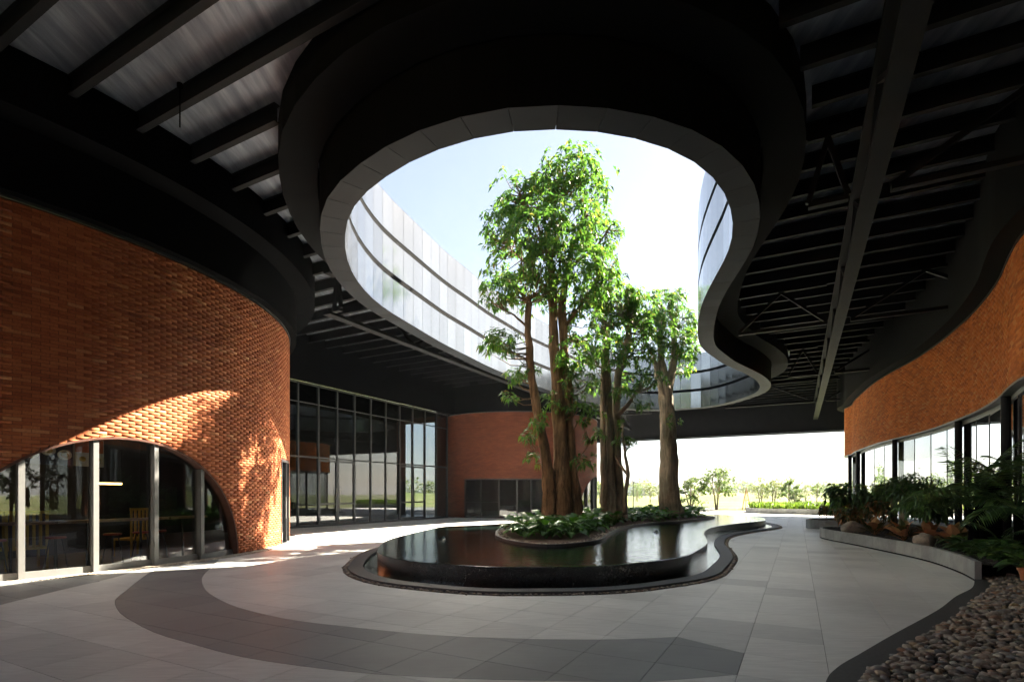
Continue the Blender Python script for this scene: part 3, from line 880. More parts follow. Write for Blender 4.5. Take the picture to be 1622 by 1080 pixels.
for i, s in enumerate(edges):
    p = TP.p(s, -0.03); nn = TP.n(s); Mx = Matrix.Rotation(math.atan2(nn[0], -nn[1]), 4, 'Z'); Mx.translation = (p[0], p[1], 0)
    m = MB(); m.box((-0.05, -0.06, 0.0), (0.05, 0.05, TD[2]-0.1), Mx); m.build('frame', M['alu_dark'], td)
for i, (a_, b_) in enumerate(zip(edges[:-1], edges[1:])):
    m = MB(); p, q = TP.p(a_, -0.05), TP.p(b_, -0.05)
    m.quad((p[0],p[1],0.07),(q[0],q[1],0.07),(q[0],q[1],TD[2]-0.09),(p[0],p[1],TD[2]-0.09)); m.build('pane', M['glass_dark'], td)
    if i < 2:
        m = MB(); m.bar((p[0],p[1]-0.03,1.05), (q[0],q[1]-0.03,1.05), 0.04, 0.06); m.build('rail', M['alu_dark'], td)
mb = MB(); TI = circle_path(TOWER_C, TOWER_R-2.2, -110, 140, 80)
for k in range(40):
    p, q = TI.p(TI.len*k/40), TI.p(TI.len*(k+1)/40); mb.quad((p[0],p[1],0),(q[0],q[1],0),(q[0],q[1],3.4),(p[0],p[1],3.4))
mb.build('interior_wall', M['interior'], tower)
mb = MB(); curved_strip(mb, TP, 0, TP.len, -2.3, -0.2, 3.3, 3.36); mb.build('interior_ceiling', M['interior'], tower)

# ---- the straight glass hall between them
hall = tag(empty('glass_hall'), 'tall dark glass curtain wall with double doors between the two brick blocks', 'building')
HU = -21.06
def hp(v, du=0.0): return uv2xy(HU+du, v)
v_first = xy2uv(-8.5, 28.9)[1]
mulls = [v_first + k*1.235 for k in range(-6, 8)]
vend = mulls[-1]
for i, v in enumerate(mulls):
    m = MB(); a, b = hp(v), hp(v)
    Mx = Matrix.Rotation(-GA, 4, 'Z'); Mx.translation = (a[0], a[1], 0)
    m.box((-0.09, -0.035, 0), (0.06, 0.035, WALL_TOP), Mx); m.build('mullion', M['alu_dark'], hall)
for z, h in ((0.0, 0.08), (3.36, 0.08), (6.0, 0.05), (WALL_TOP-0.1, 0.1)):
    m = MB(); a, b = hp(mulls[0]), hp(vend); m.bar((a[0],a[1],z+h/2), (b[0],b[1],z+h/2), 0.07, h); m.build('transom', M['alu_dark'], hall)
dpairs = (4, 9)
for i, (v0, v1) in enumerate(zip(mulls[:-1], mulls[1:])):
    for z0, z1 in ((0.08, 3.36), (3.44, 6.0), (6.05, 6.9)):
        m = MB(); a, b = hp(v0+0.035), hp(v1-0.035)
        m.quad((a[0],a[1],z0),(b[0],b[1],z0),(b[0],b[1],z1),(a[0],a[1],z1)); m.build('pane', M['glass_dark'], hall)
for k in dpairs:
    for i in (k, k+1):
        m = MB(); a, b = hp(mulls[i]+0.05, 0.03), hp(mulls[i+1]-0.05, 0.03)
        for p in (a, b): m.bar((p[0],p[1],0.08), (p[0],p[1],3.3), 0.09, 0.05, up=(UX, UY, 0))
        for z in (0.14, 1.1, 3.27): m.bar((a[0],a[1],z), (b[0],b[1],z), 0.05, 0.09)
        d = m.build('door', M['alu_dark'], hall)
        v = mulls[i+1]-0.12 if i == k else mulls[i]+0.12
        h = hp(v, 0.09); m = MB(); m.tube([(h[0],h[1],0.7),(h[0],h[1],1.9)], [0.018]*2, 8); m.build('handle', M['alu'], d)
m = MB(); a, b = hp(mulls[0]-1, -6), hp(vend+3, -6)
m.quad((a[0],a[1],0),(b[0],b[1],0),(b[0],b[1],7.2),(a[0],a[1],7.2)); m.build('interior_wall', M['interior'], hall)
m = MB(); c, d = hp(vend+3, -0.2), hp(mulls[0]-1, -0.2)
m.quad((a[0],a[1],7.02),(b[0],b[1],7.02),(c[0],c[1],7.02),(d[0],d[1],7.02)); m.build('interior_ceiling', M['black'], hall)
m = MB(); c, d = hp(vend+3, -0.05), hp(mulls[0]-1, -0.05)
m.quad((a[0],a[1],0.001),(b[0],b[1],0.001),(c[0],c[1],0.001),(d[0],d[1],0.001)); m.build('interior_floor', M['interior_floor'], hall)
m = MB(); a, b = hp(mulls[0]), hp(vend+2); m.bar((a[0],a[1],8.18), (b[0],b[1],8.18), 0.2, 2.24); m.build('bulkhead', M['black'], hall)

# ---- the waving brick building on the other side
rb = tag(empty('waving_building'), 'curving orange brick band over a row of glass doors', 'building')
RP = RIGHT_PATH; BZ0, BZ1 = 60*BH, 104*BH
wall_core('wall', rb, RP, 0, RP.len, BZ1, lambda s: BZ0, M['mortar'], 0.15)
s_near = RP.L[np.argmin(np.hypot(RP.P[:, 0]-9.9, RP.P[:, 1]-9.4))]
brick_wall(rb, RP, 4.0, s_near, BZ0, BZ1, M['brick_orange'])
mb = MB(); curved_strip(mb, RP, 0, RP.len, -0.35, 0.05, BZ0-0.05, BZ0-0.003); mb.build('ledge', M['alu'], rb)
mb = MB(); curved_strip(mb, RP, 0, RP.len, -0.3, 0.03, BZ1+0.002, BZ1+0.06); mb.build('coping', M['alu_dark'], rb)
mb = MB(); curved_strip(mb, RP, 0, RP.len, 0.35, 0.42, BZ1+0.10, DECK_Z); curved_strip(mb, RP, 0, RP.len, -0.2, 0.35, BZ1+0.12, BZ1+0.18)
mb.build('bulkhead', M['skirt'], rb)
GO = -0.18
def path_s(x, y): return float(RP.L[np.argmin(np.hypot(RP.P[:, 0]-x, RP.P[:, 1]-y))])
cols_s = [path_s(*G(px, py, 4.0)) for px, py in ((1370, 714), (1430, 695), (1507, 666), (1580, 627))]
cs = cols_s + [cols_s[-1] + k*3.6 for k in (1, 2, 3)]
cs = [cs[0]-3.4, cs[0]-6.8] + cs; cs.sort()
for s in cs:
    p = RP.p(s, GO+0.12); m = MB(); m.tube([(p[0],p[1],0), (p[0],p[1],BZ0-0.05)], [0.10]*2, 16); m.build('column', M['steel'], rb, smooth=False)
for z in (0.42, BZ0-0.11):
    m = MB(); curved_strip(m, RP, 0, RP.len, GO-0.05, GO+0.03, z-0.06, z+0.055); m.build('transom', M['alu'], rb)
for c0, c1 in zip(cs[:-1], cs[1:]):
    n = 4 if c1-c0 > 2.4 else 3
    for k in range(n):
        s0, s1 = c0+(c1-c0)*k/n, c0+(c1-c0)*(k+1)/n
        p, q = RP.p(s0, GO), RP.p(s1, GO)
        m = MB(); m.quad((p[0],p[1],0.4),(q[0],q[1],0.4),(q[0],q[1],BZ0-0.1),(p[0],p[1],BZ0-0.1)); m.build('pane', M['glass_bright'], rb)
        nn = RP.n(s0); Mx = Matrix.Rotation(math.atan2(nn[0], -nn[1]), 4, 'Z'); Mx.translation = (p[0], p[1], 0)
        if k:
            w = 0.022 if k == 2 else 0.014
            m = MB(); m.box((-w, -0.012, 0.4), (w, 0.02, BZ0-0.1), Mx); m.build('mullion', M['alu_dark'], rb)
mb = MB(); curved_strip(mb, RP, 0, RP.len, -6.0, -5.9, 0, 4.2, 0.6); mb.build('interior_wall', M['interior'], rb)
mb = MB(); curved_strip(mb, RP, 0, RP.len, -6.0, -0.4, 3.95, 4.0, 0.6); mb.build('interior_ceiling', M['interior'], rb)
mb = MB(); curved_strip(mb, RP, 0, RP.len, -6.0, GO, 0.36, 0.4, 0.6); mb.build('interior_floor', M['interior_floor'], rb)

# ------------------------------------------------------------------ the roof and its opening
roof = tag(empty('canopy_roof'), 'dark steel framed roof canopy over the courtyard', 'roof')
U_LO, U_HI, V_LO, V_HI = -34.0, 36.0, -9.0, 49.3
RING_DECK = offset(RING, 0.5)
mb = MB()
outer = [uv2xy(U_LO, V_LO), uv2xy(U_HI, V_LO), uv2xy(U_HI, V_HI), uv2xy(U_LO, V_HI)]
fill(mb, outer, [list(map(tuple, RING_DECK))], DECK_Z, up=False)
fill(mb, outer, [list(map(tuple, RING_DECK))], DECK_Z+0.2, up=True)
ring_wall(mb, outer, DECK_Z, DECK_Z+0.2)
mb.build('deck', M['deck'], roof)
HOLE = [tuple(p) for p in offset(RING, 1.40)]
def clip_line(a, b, step=0.1):
    """stretches of a-b outside the opening"""
    n = max(2, int(math.hypot(b[0]-a[0], b[1]-a[1])/step)); t = np.linspace(0, 1, n)
    P = np.stack([a[0]+(b[0]-a[0])*t, a[1]+(b[1]-a[1])*t], 1); o = ~np_inside(P, HOLE); out = []; st = None
    for i in range(n):
        if o[i] and st is None: st = i
        if st is not None and (not o[i] or i == n-1):
            if i-st > 3: out.append((tuple(P[st]), tuple(P[i if o[i] else i-1])))
            st = None
    return out
v = V_LO + 0.5
while v < V_HI:
    for a, b in clip_line(uv2xy(-22, v), uv2xy(U_HI-8, v)):
        m = MB(); m.ibeam((*a, 8.93), (*b, 8.93), 0.13, 0.365); m.build('purlin', M['steel'], roof)
    v += 1.12
def truss(a, b, zb=7.45, zt=8.9, w=0.3, n=None, h=0.10):
    m = MB(); m.box((0, 0, 0), (0, 0, 0)); m = MB()
    L = math.hypot(b[0]-a[0], b[1]-a[1])
    m.bar((*a, zb+h/2), (*b, zb+h/2), w, h)
    m.bar((*a, zt-h/2), (*b, zt-h/2), w*0.8, h)
    t = m.build('truss', M['steel'], roof)
    n = n or max(2, int(round(L/2.2)))
    for i in range(n):
        f0, f1 = i/n, (i+1)/n; lo, hi = (zb+h, zt-h) if i % 2 == 0 else (zt-h, zb+h)
        p = (a[0]+(b[0]-a[0])*f0, a[1]+(b[1]-a[1])*f0, lo); q = (a[0]+(b[0]-a[0])*f1, a[1]+(b[1]-a[1])*f1, hi)
        m = MB(); m.bar(p, q, 0.1, 0.1); m.build('diagonal', M['steel'], t)
truss(uv2xy(1.27, -8.5), uv2xy(1.27, 48.6), w=0.32)
truss(uv2xy(-13.55, 12.6), uv2xy(-13.55, 48.6), w=0.32)
for vv in (12.6, 21.5, 30.4, 39.3):
    for a, b in clip_line(uv2xy(-13.2, vv), uv2xy(0.9, vv)): truss(a, b, w=0.16)
    for a, b in clip_line(uv2xy(1.6, vv), uv2xy(16, vv)): truss(a, b, w=0.16)
m = MB(); a, b = uv2xy(U_LO, V_HI-0.15), uv2xy(U_HI, V_HI-0.15)
m.bar((*a, 7.95), (*b, 7.95), 0.25, 2.7); m.bar((*a, 6.52), (*b, 6.52), 0.5, 0.08); m.build('edge_beam', M['steel'], roof)
# box gutter around the opening, under the deck
l0, l1 = offset(RING, 0.60), offset(RING, 1.38)
m = MB(); ring_flat(m, l0, l1, 8.55); ring_wall(m, l1, 8.55, DECK_Z-0.01, True); ring_wall(m, l0, 8.55, DECK_Z-0.01, False)
m.build('box_gutter', M['skirt'], roof)
# added out-of-view screen on the roof, shaped to shade the courtyard floor
sel = [p for p in offset(RING, 1.1) if 11.5 < p[1] < 19.6 and p[0] > 3]
sel.sort(key=lambda p: p[1])
m = MB()
for a, b in zip(sel[:-1], sel[1:]): m.bar((*a, 13.2), (*b, 13.2), 0.12, 7.4)
sel2 = sorted([p for p in offset(RING, 1.1) if 19.0 < p[1] < 22.2 and p[0] > 3], key=lambda p: p[1])
for a, b in zip(sel2[:-1], sel2[1:]): m.bar((*a, 11.85), (*b, 11.85), 0.12, 4.7)
m.build('shade_screen', M['alu_dark'], roof)

fascia = tag(empty('roof_opening'), 'ring of pale metal panels lining the free form opening in the roof', 'roof opening')
N = len(RING)
m = MB(); back = offset(RING, 0.05); outl = offset(RING, 0.5)
ring_wall(m, back, RZ0+0.03, RZ1, False); ring_wall(m, outl, DECK_Z, RZ1, True)
m.build('backing', M['groove_shade'], fascia)
m = MB(); ring_wall(m, RING_OUT, RZ0, DECK_Z+0.02, True); m.build('skirt', M['skirt'], fascia)
m = MB(); ring_flat(m, RING, RING_OUT, RZ1+0.006)
m.build('coping', M['panel'], fascia)
seg = np.hypot(*(np.roll(RING, -1, 0)-RING).T)
rows = [(RZ0+0.0, 8.62), (8.80, 9.86), (10.04, RZ1)]
rowm = []
for z0, z1 in rows:
    m = MB(); w = float(seg.mean())/2-0.008; hh = z1-z0
    m.add([(-w,0,0),(w,0,0),(w,0,hh),(-w,0,hh),(-w,-0.03,0),(w,-0.03,0),(w,-0.03,hh),(-w,-0.03,hh)], [(3,2,1,0),(0,1,5,4),(3,7,6,2),(0,4,7,3),(1,2,6,5)])
    rowm.append(m.mesh('panel', M['panel']))
for i in range(N):
    a, b = RING[i], RING[(i+1) % N]; mid = (a+b)/2; ang = math.atan2(b[1]-a[1], b[0]-a[0])
    for (z0, z1), me in zip(rows, rowm):
        link('panel', me, fascia, (mid[0], mid[1], z0), (0, 0, ang), (float(seg[i]/seg.mean()), 1, 1))
    c, d = RING_OUT[(i+1) % N], RING_OUT[i]
    q = shrink([tuple(a), tuple(b), tuple(c), tuple(d)][::-1], 0.004)
    m = MB(); m.add([(x, y, RZ0-0.004) for x, y in q] + [(x, y, RZ0+0.03) for x, y in q], [(3,2,1,0),(0,1,5,4),(1,2,6,5),(2,3,7,6),(3,0,4,7)])
    m.build('soffit_panel', M['soffit_panel'], fascia)
# black strips between the panel rows, recess shadow put into their colour
for z in (8.62, 9.86):
    m = MB(); li = offset(RING, 0.015); ring_wall(m, li, z+0.003, z+0.177, False); ring_flat(m, offset(RING, 0.04), li, z+0.177); ring_flat(m, li, offset(RING, 0.04), z+0.003)
    m.build('ledge', M['groove_shade'], fascia)

# hanging rod under a purlin on the left
a_ = W(285, 125, 9.6)
m = MB(); m.tube([(a_.x, a_.y, 8.93), (a_.x, a_.y, 8.15)], [0.012]*2, 6); m.lathe([(0, 0), (0.05, 0.0), (0.05, 0.06), (0, 0.06)], 10, (a_.x, a_.y, 8.87)); m.build('hanger_rod', M['black'], roof)

# ---- a further block behind the camera, seen in the panes
rear = tag(empty('rear_building'), 'dark brick block closing the courtyard, mirrored in the glass panes', 'building')
RW = Path(catmull([(17,-7.5),(12,-9.5),(6,-11.5),(0,-12),(-6,-11),(-12,-8),(-19,-6.5),(-27,-7)], False, 8), 1)
wall_core('wall', rear, RW, 0, RW.len, WALL_TOP, lambda s: 0.0, M['far_brick'], 0.4)
m = MB(); curved_strip(m, RW, 0, RW.len, -0.6, -0.4, WALL_TOP, DECK_Z); m.build('bulkhead', M['black'], rear)
# ------------------------------------------------------------------ pebbles
def ico(sub=1):
    import bmesh
    bm = bmesh.new(); bmesh.ops.create_icosphere(bm, subdivisions=sub, radius=1.0)
    V = np.array([v.co[:] for v in bm.verts]); F = np.array([[v.index for v in f.verts] for f in bm.faces]); bm.free()
    return V, F
ICO1, ICO2 = ico(1), ico(2)
def pebble_shapes(n=8):
    out = []
    for k in range(n):
        V, F = ICO2; r = np.random.default_rng(k)
        d = 1 + 0.13*np.sin(V @ r.normal(0, 1.6, 3) + r.uniform(0, 6)) + 0.09*np.sin(V @ r.normal(0, 2.6, 3) + r.uniform(0, 6))
        s = np.array([1.0, r.uniform(0.62, 0.9), r.uniform(0.4, 0.62)])
        out.append((V*d[:, None]*s, F))
    return out
PEB = pebble_shapes()
def rot_z(V, a):
    c, s = math.cos(a), math.sin(a)
    return np.stack([V[:, 0]*c - V[:, 1]*s, V[:, 0]*s + V[:, 1]*c, V[:, 2]], 1)
def pebble_bed(parent, name, pts, sizes, mt, n_single=0, lowpoly=False):
    """pts (n,3); the first n_single are pieces of their own, the rest one part"""
    if n_single:
        meshes = [np_mesh('pebble', V, F, mt, True) for V, F in PEB]
        for i in range(n_single):
            link('pebble', meshes[i % 8], parent, tuple(pts[i]), (random.uniform(-.25, .25), random.uniform(-.25, .25), random.uniform(0, 6.28)), (float(sizes[i]),)*3)
    VV, FF = [], []; base = 0
    for i in range(n_single, len(pts)):
        V, F = PEB[i % 8] if not lowpoly else (ICO1[0]*np.array([1, .75, .55]), ICO1[1])
        V = rot_z(V*sizes[i], rng.uniform(0, 6.28)) + pts[i]
        VV.append(V); FF.append(F+base); base += len(V)
    if VV: tag(link(name, np_mesh(name, np.vstack(VV), np.vstack(FF), mt, True), parent), kind='stuff')

# ------------------------------------------------------------------ the pool
pool = tag(empty('reflecting_pool'), 'raised black granite pool with a brimming water surface and winding outline', 'pool')
m = MB(); ring_wall(m, POOL, 0.0, 0.352, True); ring_flat(m, offset(POOL, -0.05), POOL, 0.352); m.build('wall', M['granite'], pool, smooth=False)
m = MB(); fill(m, offset(POOL, -0.03), [list(map(tuple, offset(ISLE, 0.02)))], 0.36); ring_flat(m, offset(POOL, -0.03), offset(POOL, -0.004), 0.36, 0.353)
m.build('water', M['water'], pool)
c0, c1 = offset(POOL, 0.30), offset(POOL, 0.60)
m = MB(); ring_flat(m, offset(POOL, -0.01), c0, 0.012); m.build('trough_water', M['water'], pool)
m = MB(); ring_flat(m, c0, c1, 0.05); ring_wall(m, c1, -0.02, 0.05, True); ring_wall(m, c0, -0.02, 0.05, False); m.build('coping', M['coping'], pool)
m = MB(); ring_flat(m, c1, POOL_GR, 0.004); m.build('gravel_trench', M['gravel_bed'], pool)
mid = resample(offset(POOL, 0.66), 0.028); nP = len(mid)
pts = np.stack([mid[:, 0]+rng.normal(0, .025, nP), mid[:, 1]+rng.normal(0, .025, nP), np.full(nP, 0.012)], 1)
pebble_bed(pool, 'pebbles', pts, rng.uniform(0.018, 0.034, nP), M['pebble'])
for (px, py) in ((702, 854), (1040, 843)):
    x, y = G(px, py, .36); m = MB()
    m.lathe([(0.16, -0.002), (0.11, 0.012), (0.06, 0.035), (0.035, 0.075), (0.015, 0.085), (0.0, 0.086)], 18, (x, y, 0.36)); m.build('water_jet', M['water'], pool, smooth=True)

isle = tag(empty('island_bed'), 'kerbed planting island of mulch and gravel inside the pool', 'planting bed')
m = MB(); k0, k1 = offset(ISLE, -0.07), ISLE
ring_wall(m, k1, 0.2, 0.43, True); ring_flat(m, k0, k1, 0.43); ring_wall(m, k0, 0.36, 0.43, False); m.build('kerb', M['coping'], isle)
def isle_z(x, y): return 0.40
ISO = offset(ISLE, -0.45)
m = MB(); ring_flat(m, ISO, k0, 0.43, 0.395); fill(m, ISO, [], 0.43); m.build('soil', M['soil'], isle)
P = rng.uniform([-1, 12], [11, 31], (26000, 2))
P = P[np_inside(P, [tuple(p) for p in resample(k0, 0.3)]) & ~np_inside(P, [tuple(p) for p in resample(offset(ISLE, -0.42), 0.3)])]
pebble_bed(isle, 'gravel', np.column_stack([P, np.full(len(P), 0.415)]), rng.uniform(0.012, 0.026, len(P)), M['pale_pebble'], lowpoly=True)

# pale gravel along the foot of the round building
strip = tag(empty('gravel_strip'), 'narrow pale gravel strip at the foot of the round brick building', 'gravel strip')
m = MB(); curved_strip(m, DP, sD(20), sD(98), 0.0, 0.34, -0.02, -0.004); m.build('gravel_bed', M['gravel_bed'], strip)
n = 5200; ss = rng.uniform(sD(38), sD(98), n); oo = rng.uniform(0.03, 0.32, n)
pts = np.array([(*DP.p(s, o), 0.004) for s, o in zip(ss, oo)])
pebble_bed(strip, 'gravel', pts, rng.uniform(0.014, 0.03, n), M['pale_pebble'], lowpoly=True)

# ------------------------------------------------------------------ the planter and the pebble bed
planter = tag(empty('long_planter'), 'low curved grey stone planter below the glass doors', 'planter')
PP = Path(PLANTER, 1)
nS = int(PP.len/0.42); WH = 0.36
for i in range(nS):
    s0, s1 = PP.len*i/nS, PP.len*(i+1)/nS
    m = MB(); curved_strip(m, PP, s0+0.002, s1-0.002, -0.10, 0.0, 0.035, WH, 0.11); m.build('stone_panel', M['planter'], planter)
m = MB(); curved_strip(m, PP, 0, PP.len, -0.09, -0.02, 0.0, 0.034); m.build('plinth', M['black'], planter)
soil_poly = [PP.p(s, -0.095) for s in np.linspace(0, PP.len, 90)] + [(9.1, 9.9), (9.6, 9.9), (10.2, 10.5)] + [RP.p(s, -0.1) for s in np.linspace(path_s(10.55, 11.0), path_s(15.4, 19.5), 30)] + [(15.9, 21.2)]
m = MB(); fill(m, soil_poly, [], 0.30); m.build('soil', M['gravel_bed'], planter)
poly = [tuple(p) for p in soil_poly]
P = rng.uniform([8.4, 9.7], [16, 21.5], (9000, 2)); P = P[np_inside(P, poly)]
pebble_bed(planter, 'gravel', np.column_stack([P, np.full(len(P), 0.31)]), rng.uniform(0.02, 0.05, len(P)), M['gravel_bed'], lowpoly=True)

bed = tag(empty('pebble_bed'), 'bed of rounded river pebbles behind a dark curved kerb', 'pebble bed')
KP = Path(KERB, 1)
m = MB(); curved_strip(m, KP, 0.0, KP.len, -0.24, 0.0, -0.02, 0.035, 0.1); m.build('kerb', M['kerb'], bed)
bed_poly = [KP.p(s, -0.235) for s in np.linspace(0, KP.len, 80)] + [(14, -3.5), (12.0, 1.0), (10.6, 3.0), (9.8, 5.2), (9.6, 7.4), (9.9, 9.4), (9.3, 10.05), (8.75, 9.95)]
def bed_z(x, y):
    i = np.argmin(np.hypot(KERB[:, 0]-x, KERB[:, 1]-y)); d = math.hypot(KERB[i, 0]-x, KERB[i, 1]-y)
    return 0.02 + 0.2*min(1, max(0, d-0.2)/2.5)
gp = [tuple(p) for p in bed_poly]
m = MB()
gx = np.arange(1.4, 14.2, 0.3); gy = np.arange(-3.6, 10.3, 0.3)
for x in gx:
    for y in gy:
        if inside((x+.15, y+.15), gp): m.quad(*[(a, b, bed_z(a, b)-0.02) for a, b in ((x, y), (x+.3, y), (x+.3, y+.3), (x, y+.3))])
m.build('gravel_bed', M['gravel_bed'], bed)
P = rng.uniform([2.0, 3.6], [10, 10.2], (60000, 2)); P = P[np_inside(P, gp)]
P = P[(P[:, 0]/P[:, 1] < 1.05)]
keep = []; cell = {}
for x, y in P:
    k = (int(x/0.062), int(y/0.062))
    if any((k[0]+i, k[1]+j) in cell and math.hypot(cell[(k[0]+i, k[1]+j)][0]-x, cell[(k[0]+i, k[1]+j)][1]-y) < 0.058 for i in (-1, 0, 1) for j in (-1, 0, 1)): continue
    cell[k] = (x, y); keep.append((x, y))
keep = np.array(keep); keep = keep[np.argsort(keep[:, 1])]
seen = (keep[:, 0]/keep[:, 1] < 0.95) & (keep[:, 1] > 4.75)
keep = np.vstack([keep[seen], keep[~seen]])
pts = np.array([(x, y, bed_z(x, y)+random.uniform(0.0, 0.02)) for x, y in keep])
pebble_bed(bed, 'pebbles', pts, np.clip(rng.lognormal(-3.1, 0.26, len(pts)), 0.024, 0.075), M['pebble'], n_single=300)

# ------------------------------------------------------------------ leaves, trees, plants
def leaf_cloud(P, D, L, wid=0.36, fold=0.25, droop=0.25, seed=0):
    """one folded leaf at each point P along direction D: returns V, F"""
    r = np.random.default_rng(seed); n = len(P)
    D = D/np.linalg.norm(D, axis=1)[:, None]
    up = np.tile(np.array([0, 0, 1.0]), (n, 1)) + r.normal(0, 0.35, (n, 3))
    S = np.cross(D, up); S /= np.linalg.norm(S, axis=1)[:, None] + 1e-9
    Nn = np.cross(S, D)
    L = np.broadcast_to(L, (n,))[:, None]
    w = L*wid*0.5
    base = P; mid = P + D*L*0.5 - Nn*L*0.02; tip = P + D*L*0.96 - np.array([0, 0, 1.0])*L*droop
    l = P + D*L*0.42 + S*w + Nn*w*fold; rr = P + D*L*0.42 - S*w + Nn*w*fold
    V = np.stack([base, l, mid, rr, tip], 1).reshape(-1, 3)
    b = (np.arange(n)*5)[:, None]
    F = np.concatenate([b+np.array([[0, 3, 2]]), b+np.array([[0, 2, 1]]), b+np.array([[1, 2, 4]]), b+np.array([[2, 3, 4]])], 1).reshape(-1, 3)
    return V, F
def crown_mesh(name, clumps, mt, L=0.2, per=7, seed=1, wid=0.36, droop=0.3, shell=0.55):
    """clumps: (centre, radii, whorls). Whorls of drooping leaves spread through each clump"""
    r = np.random.default_rng(seed); PP_, DD, LL, tips = [], [], [], []
    for c, rad, nw in clumps:
        q = r.normal(0, 1, (nw, 3)); q /= np.linalg.norm(q, axis=1)[:, None]
        rr = shell + (1-shell)*r.random(nw)**0.6; rr *= 1 + 0.10*r.normal(0, 1, nw)
        # push the outline in and out so that it is not an egg
        rr *= 1 + 0.22*np.sin(q @ r.normal(0, 3, 3) + r.uniform(0, 6))
        C = np.array(c) + q*rr[:, None]*np.array(rad); tips.append(C)
        ax = q*0.7 + np.array([0, 0, 0.55]) + r.normal(0, 0.25, (nw, 3)); ax /= np.linalg.norm(ax, axis=1)[:, None]
        t1 = np.cross(ax, r.normal(0, 1, (nw, 3))); t1 /= np.linalg.norm(t1, axis=1)[:, None]; t2 = np.cross(ax, t1)
        for k in range(per):
            a = 2*math.pi*k/per + r.uniform(-0.3, 0.3, nw)
            d = t1*np.cos(a)[:, None] + t2*np.sin(a)[:, None] + ax*r.uniform(-0.1, 0.55, nw)[:, None] - np.array([0, 0, 0.35])
            PP_.append(C + ax*r.uniform(-0.08, 0.05, nw)[:, None]); DD.append(d); LL.append(L*r.uniform(0.65, 1.2, nw))
    V, F = leaf_cloud(np.vstack(PP_), np.vstack(DD), np.concatenate(LL), wid=wid, droop=droop, seed=seed)
    return np_mesh(name, V, F, mt), np.vstack(tips)
def spline(pts, k=5):
    P = catmull_nd(pts, k); return P
def catmull_nd(pts, sub):
    P = [np.array(p, float) for p in pts]; n = len(P); out = []
    for i in range(n-1):
        a, b, c, d = P[max(i-1, 0)], P[i], P[i+1], P[min(i+2, n-1)]
        for k in range(sub):
            t = k/sub; out.append(0.5*((2*b)+(c-a)*t+(2*a-5*b+4*c-d)*t*t+(3*b-a-3*c+d)*t**3))
    out.append(P[-1]); return np.array(out)
def tree(label, d, stems, clumps, mt_leaf, mt_bark, seed, L=0.2, group=None, base=None, dens=1.0, name='courtyard_tree', twig=0.35, per=7):
    """stems: lists of (px, py, radius m, depth offset); clumps: (px, py, rx px, ry px, whorls, depth offset)"""
    x0, y0 = base; t = tag(empty(name, (0, 0, 0)), label, 'tree', group)
    mb = MB(); ends = []; r = random.Random(seed)
    for si, st in enumerate(stems):
        pts = [(*W(px, py, d+dd), rad) for px, py, rad, dd in st]
        Q = catmull_nd(pts, 5)
        Q[1:-1, :2] += rng.normal(0, 0.012, (len(Q)-2, 2))
        mb.tube(Q[:, :3], np.maximum(Q[:, 3], 0.006), 18 if pts[0][3] > 0.12 else 8, rough=0.16 if pts[0][3] > 0.12 else 0.06, seed=seed*31+si)
        ends += [q[:3] for q in Q[len(Q)//3:]]
    cl = []
    for px, py, rx, ry, nw, dd in clumps:
        dd += r.uniform(-1.2, 1.2)*min(1.0, rx/40)
        s = (d+dd)/850; c = W(px, py, d+dd); cl.append((tuple(c), (rx*s, max(rx, ry)*s*0.95, ry*s), int(nw*dens)))
    me, tips = crown_mesh('crown', cl, mt_leaf, L, per, seed)
    ends = np.array(ends)
    for tp in tips:
        if r.random() > twig: continue
        dd = np.linalg.norm(ends-tp, axis=1) + np.maximum(0, ends[:, 2]-tp[2])*1.5
        q = ends[np.argsort(dd)[r.randrange(3)]]
        if np.linalg.norm(q-tp) > 3.2: continue
        midp = (q+tp)/2 + np.array([r.uniform(-.1, .1), r.uniform(-.1, .1), -0.12*np.linalg.norm(q-tp)])
        mb.tube([q, midp, tp], [0.022, 0.014, 0.005], 4, cap=False)
    mb.build('trunk', mt_bark, t, smooth=True)
    link('crown', me, t)
    return t

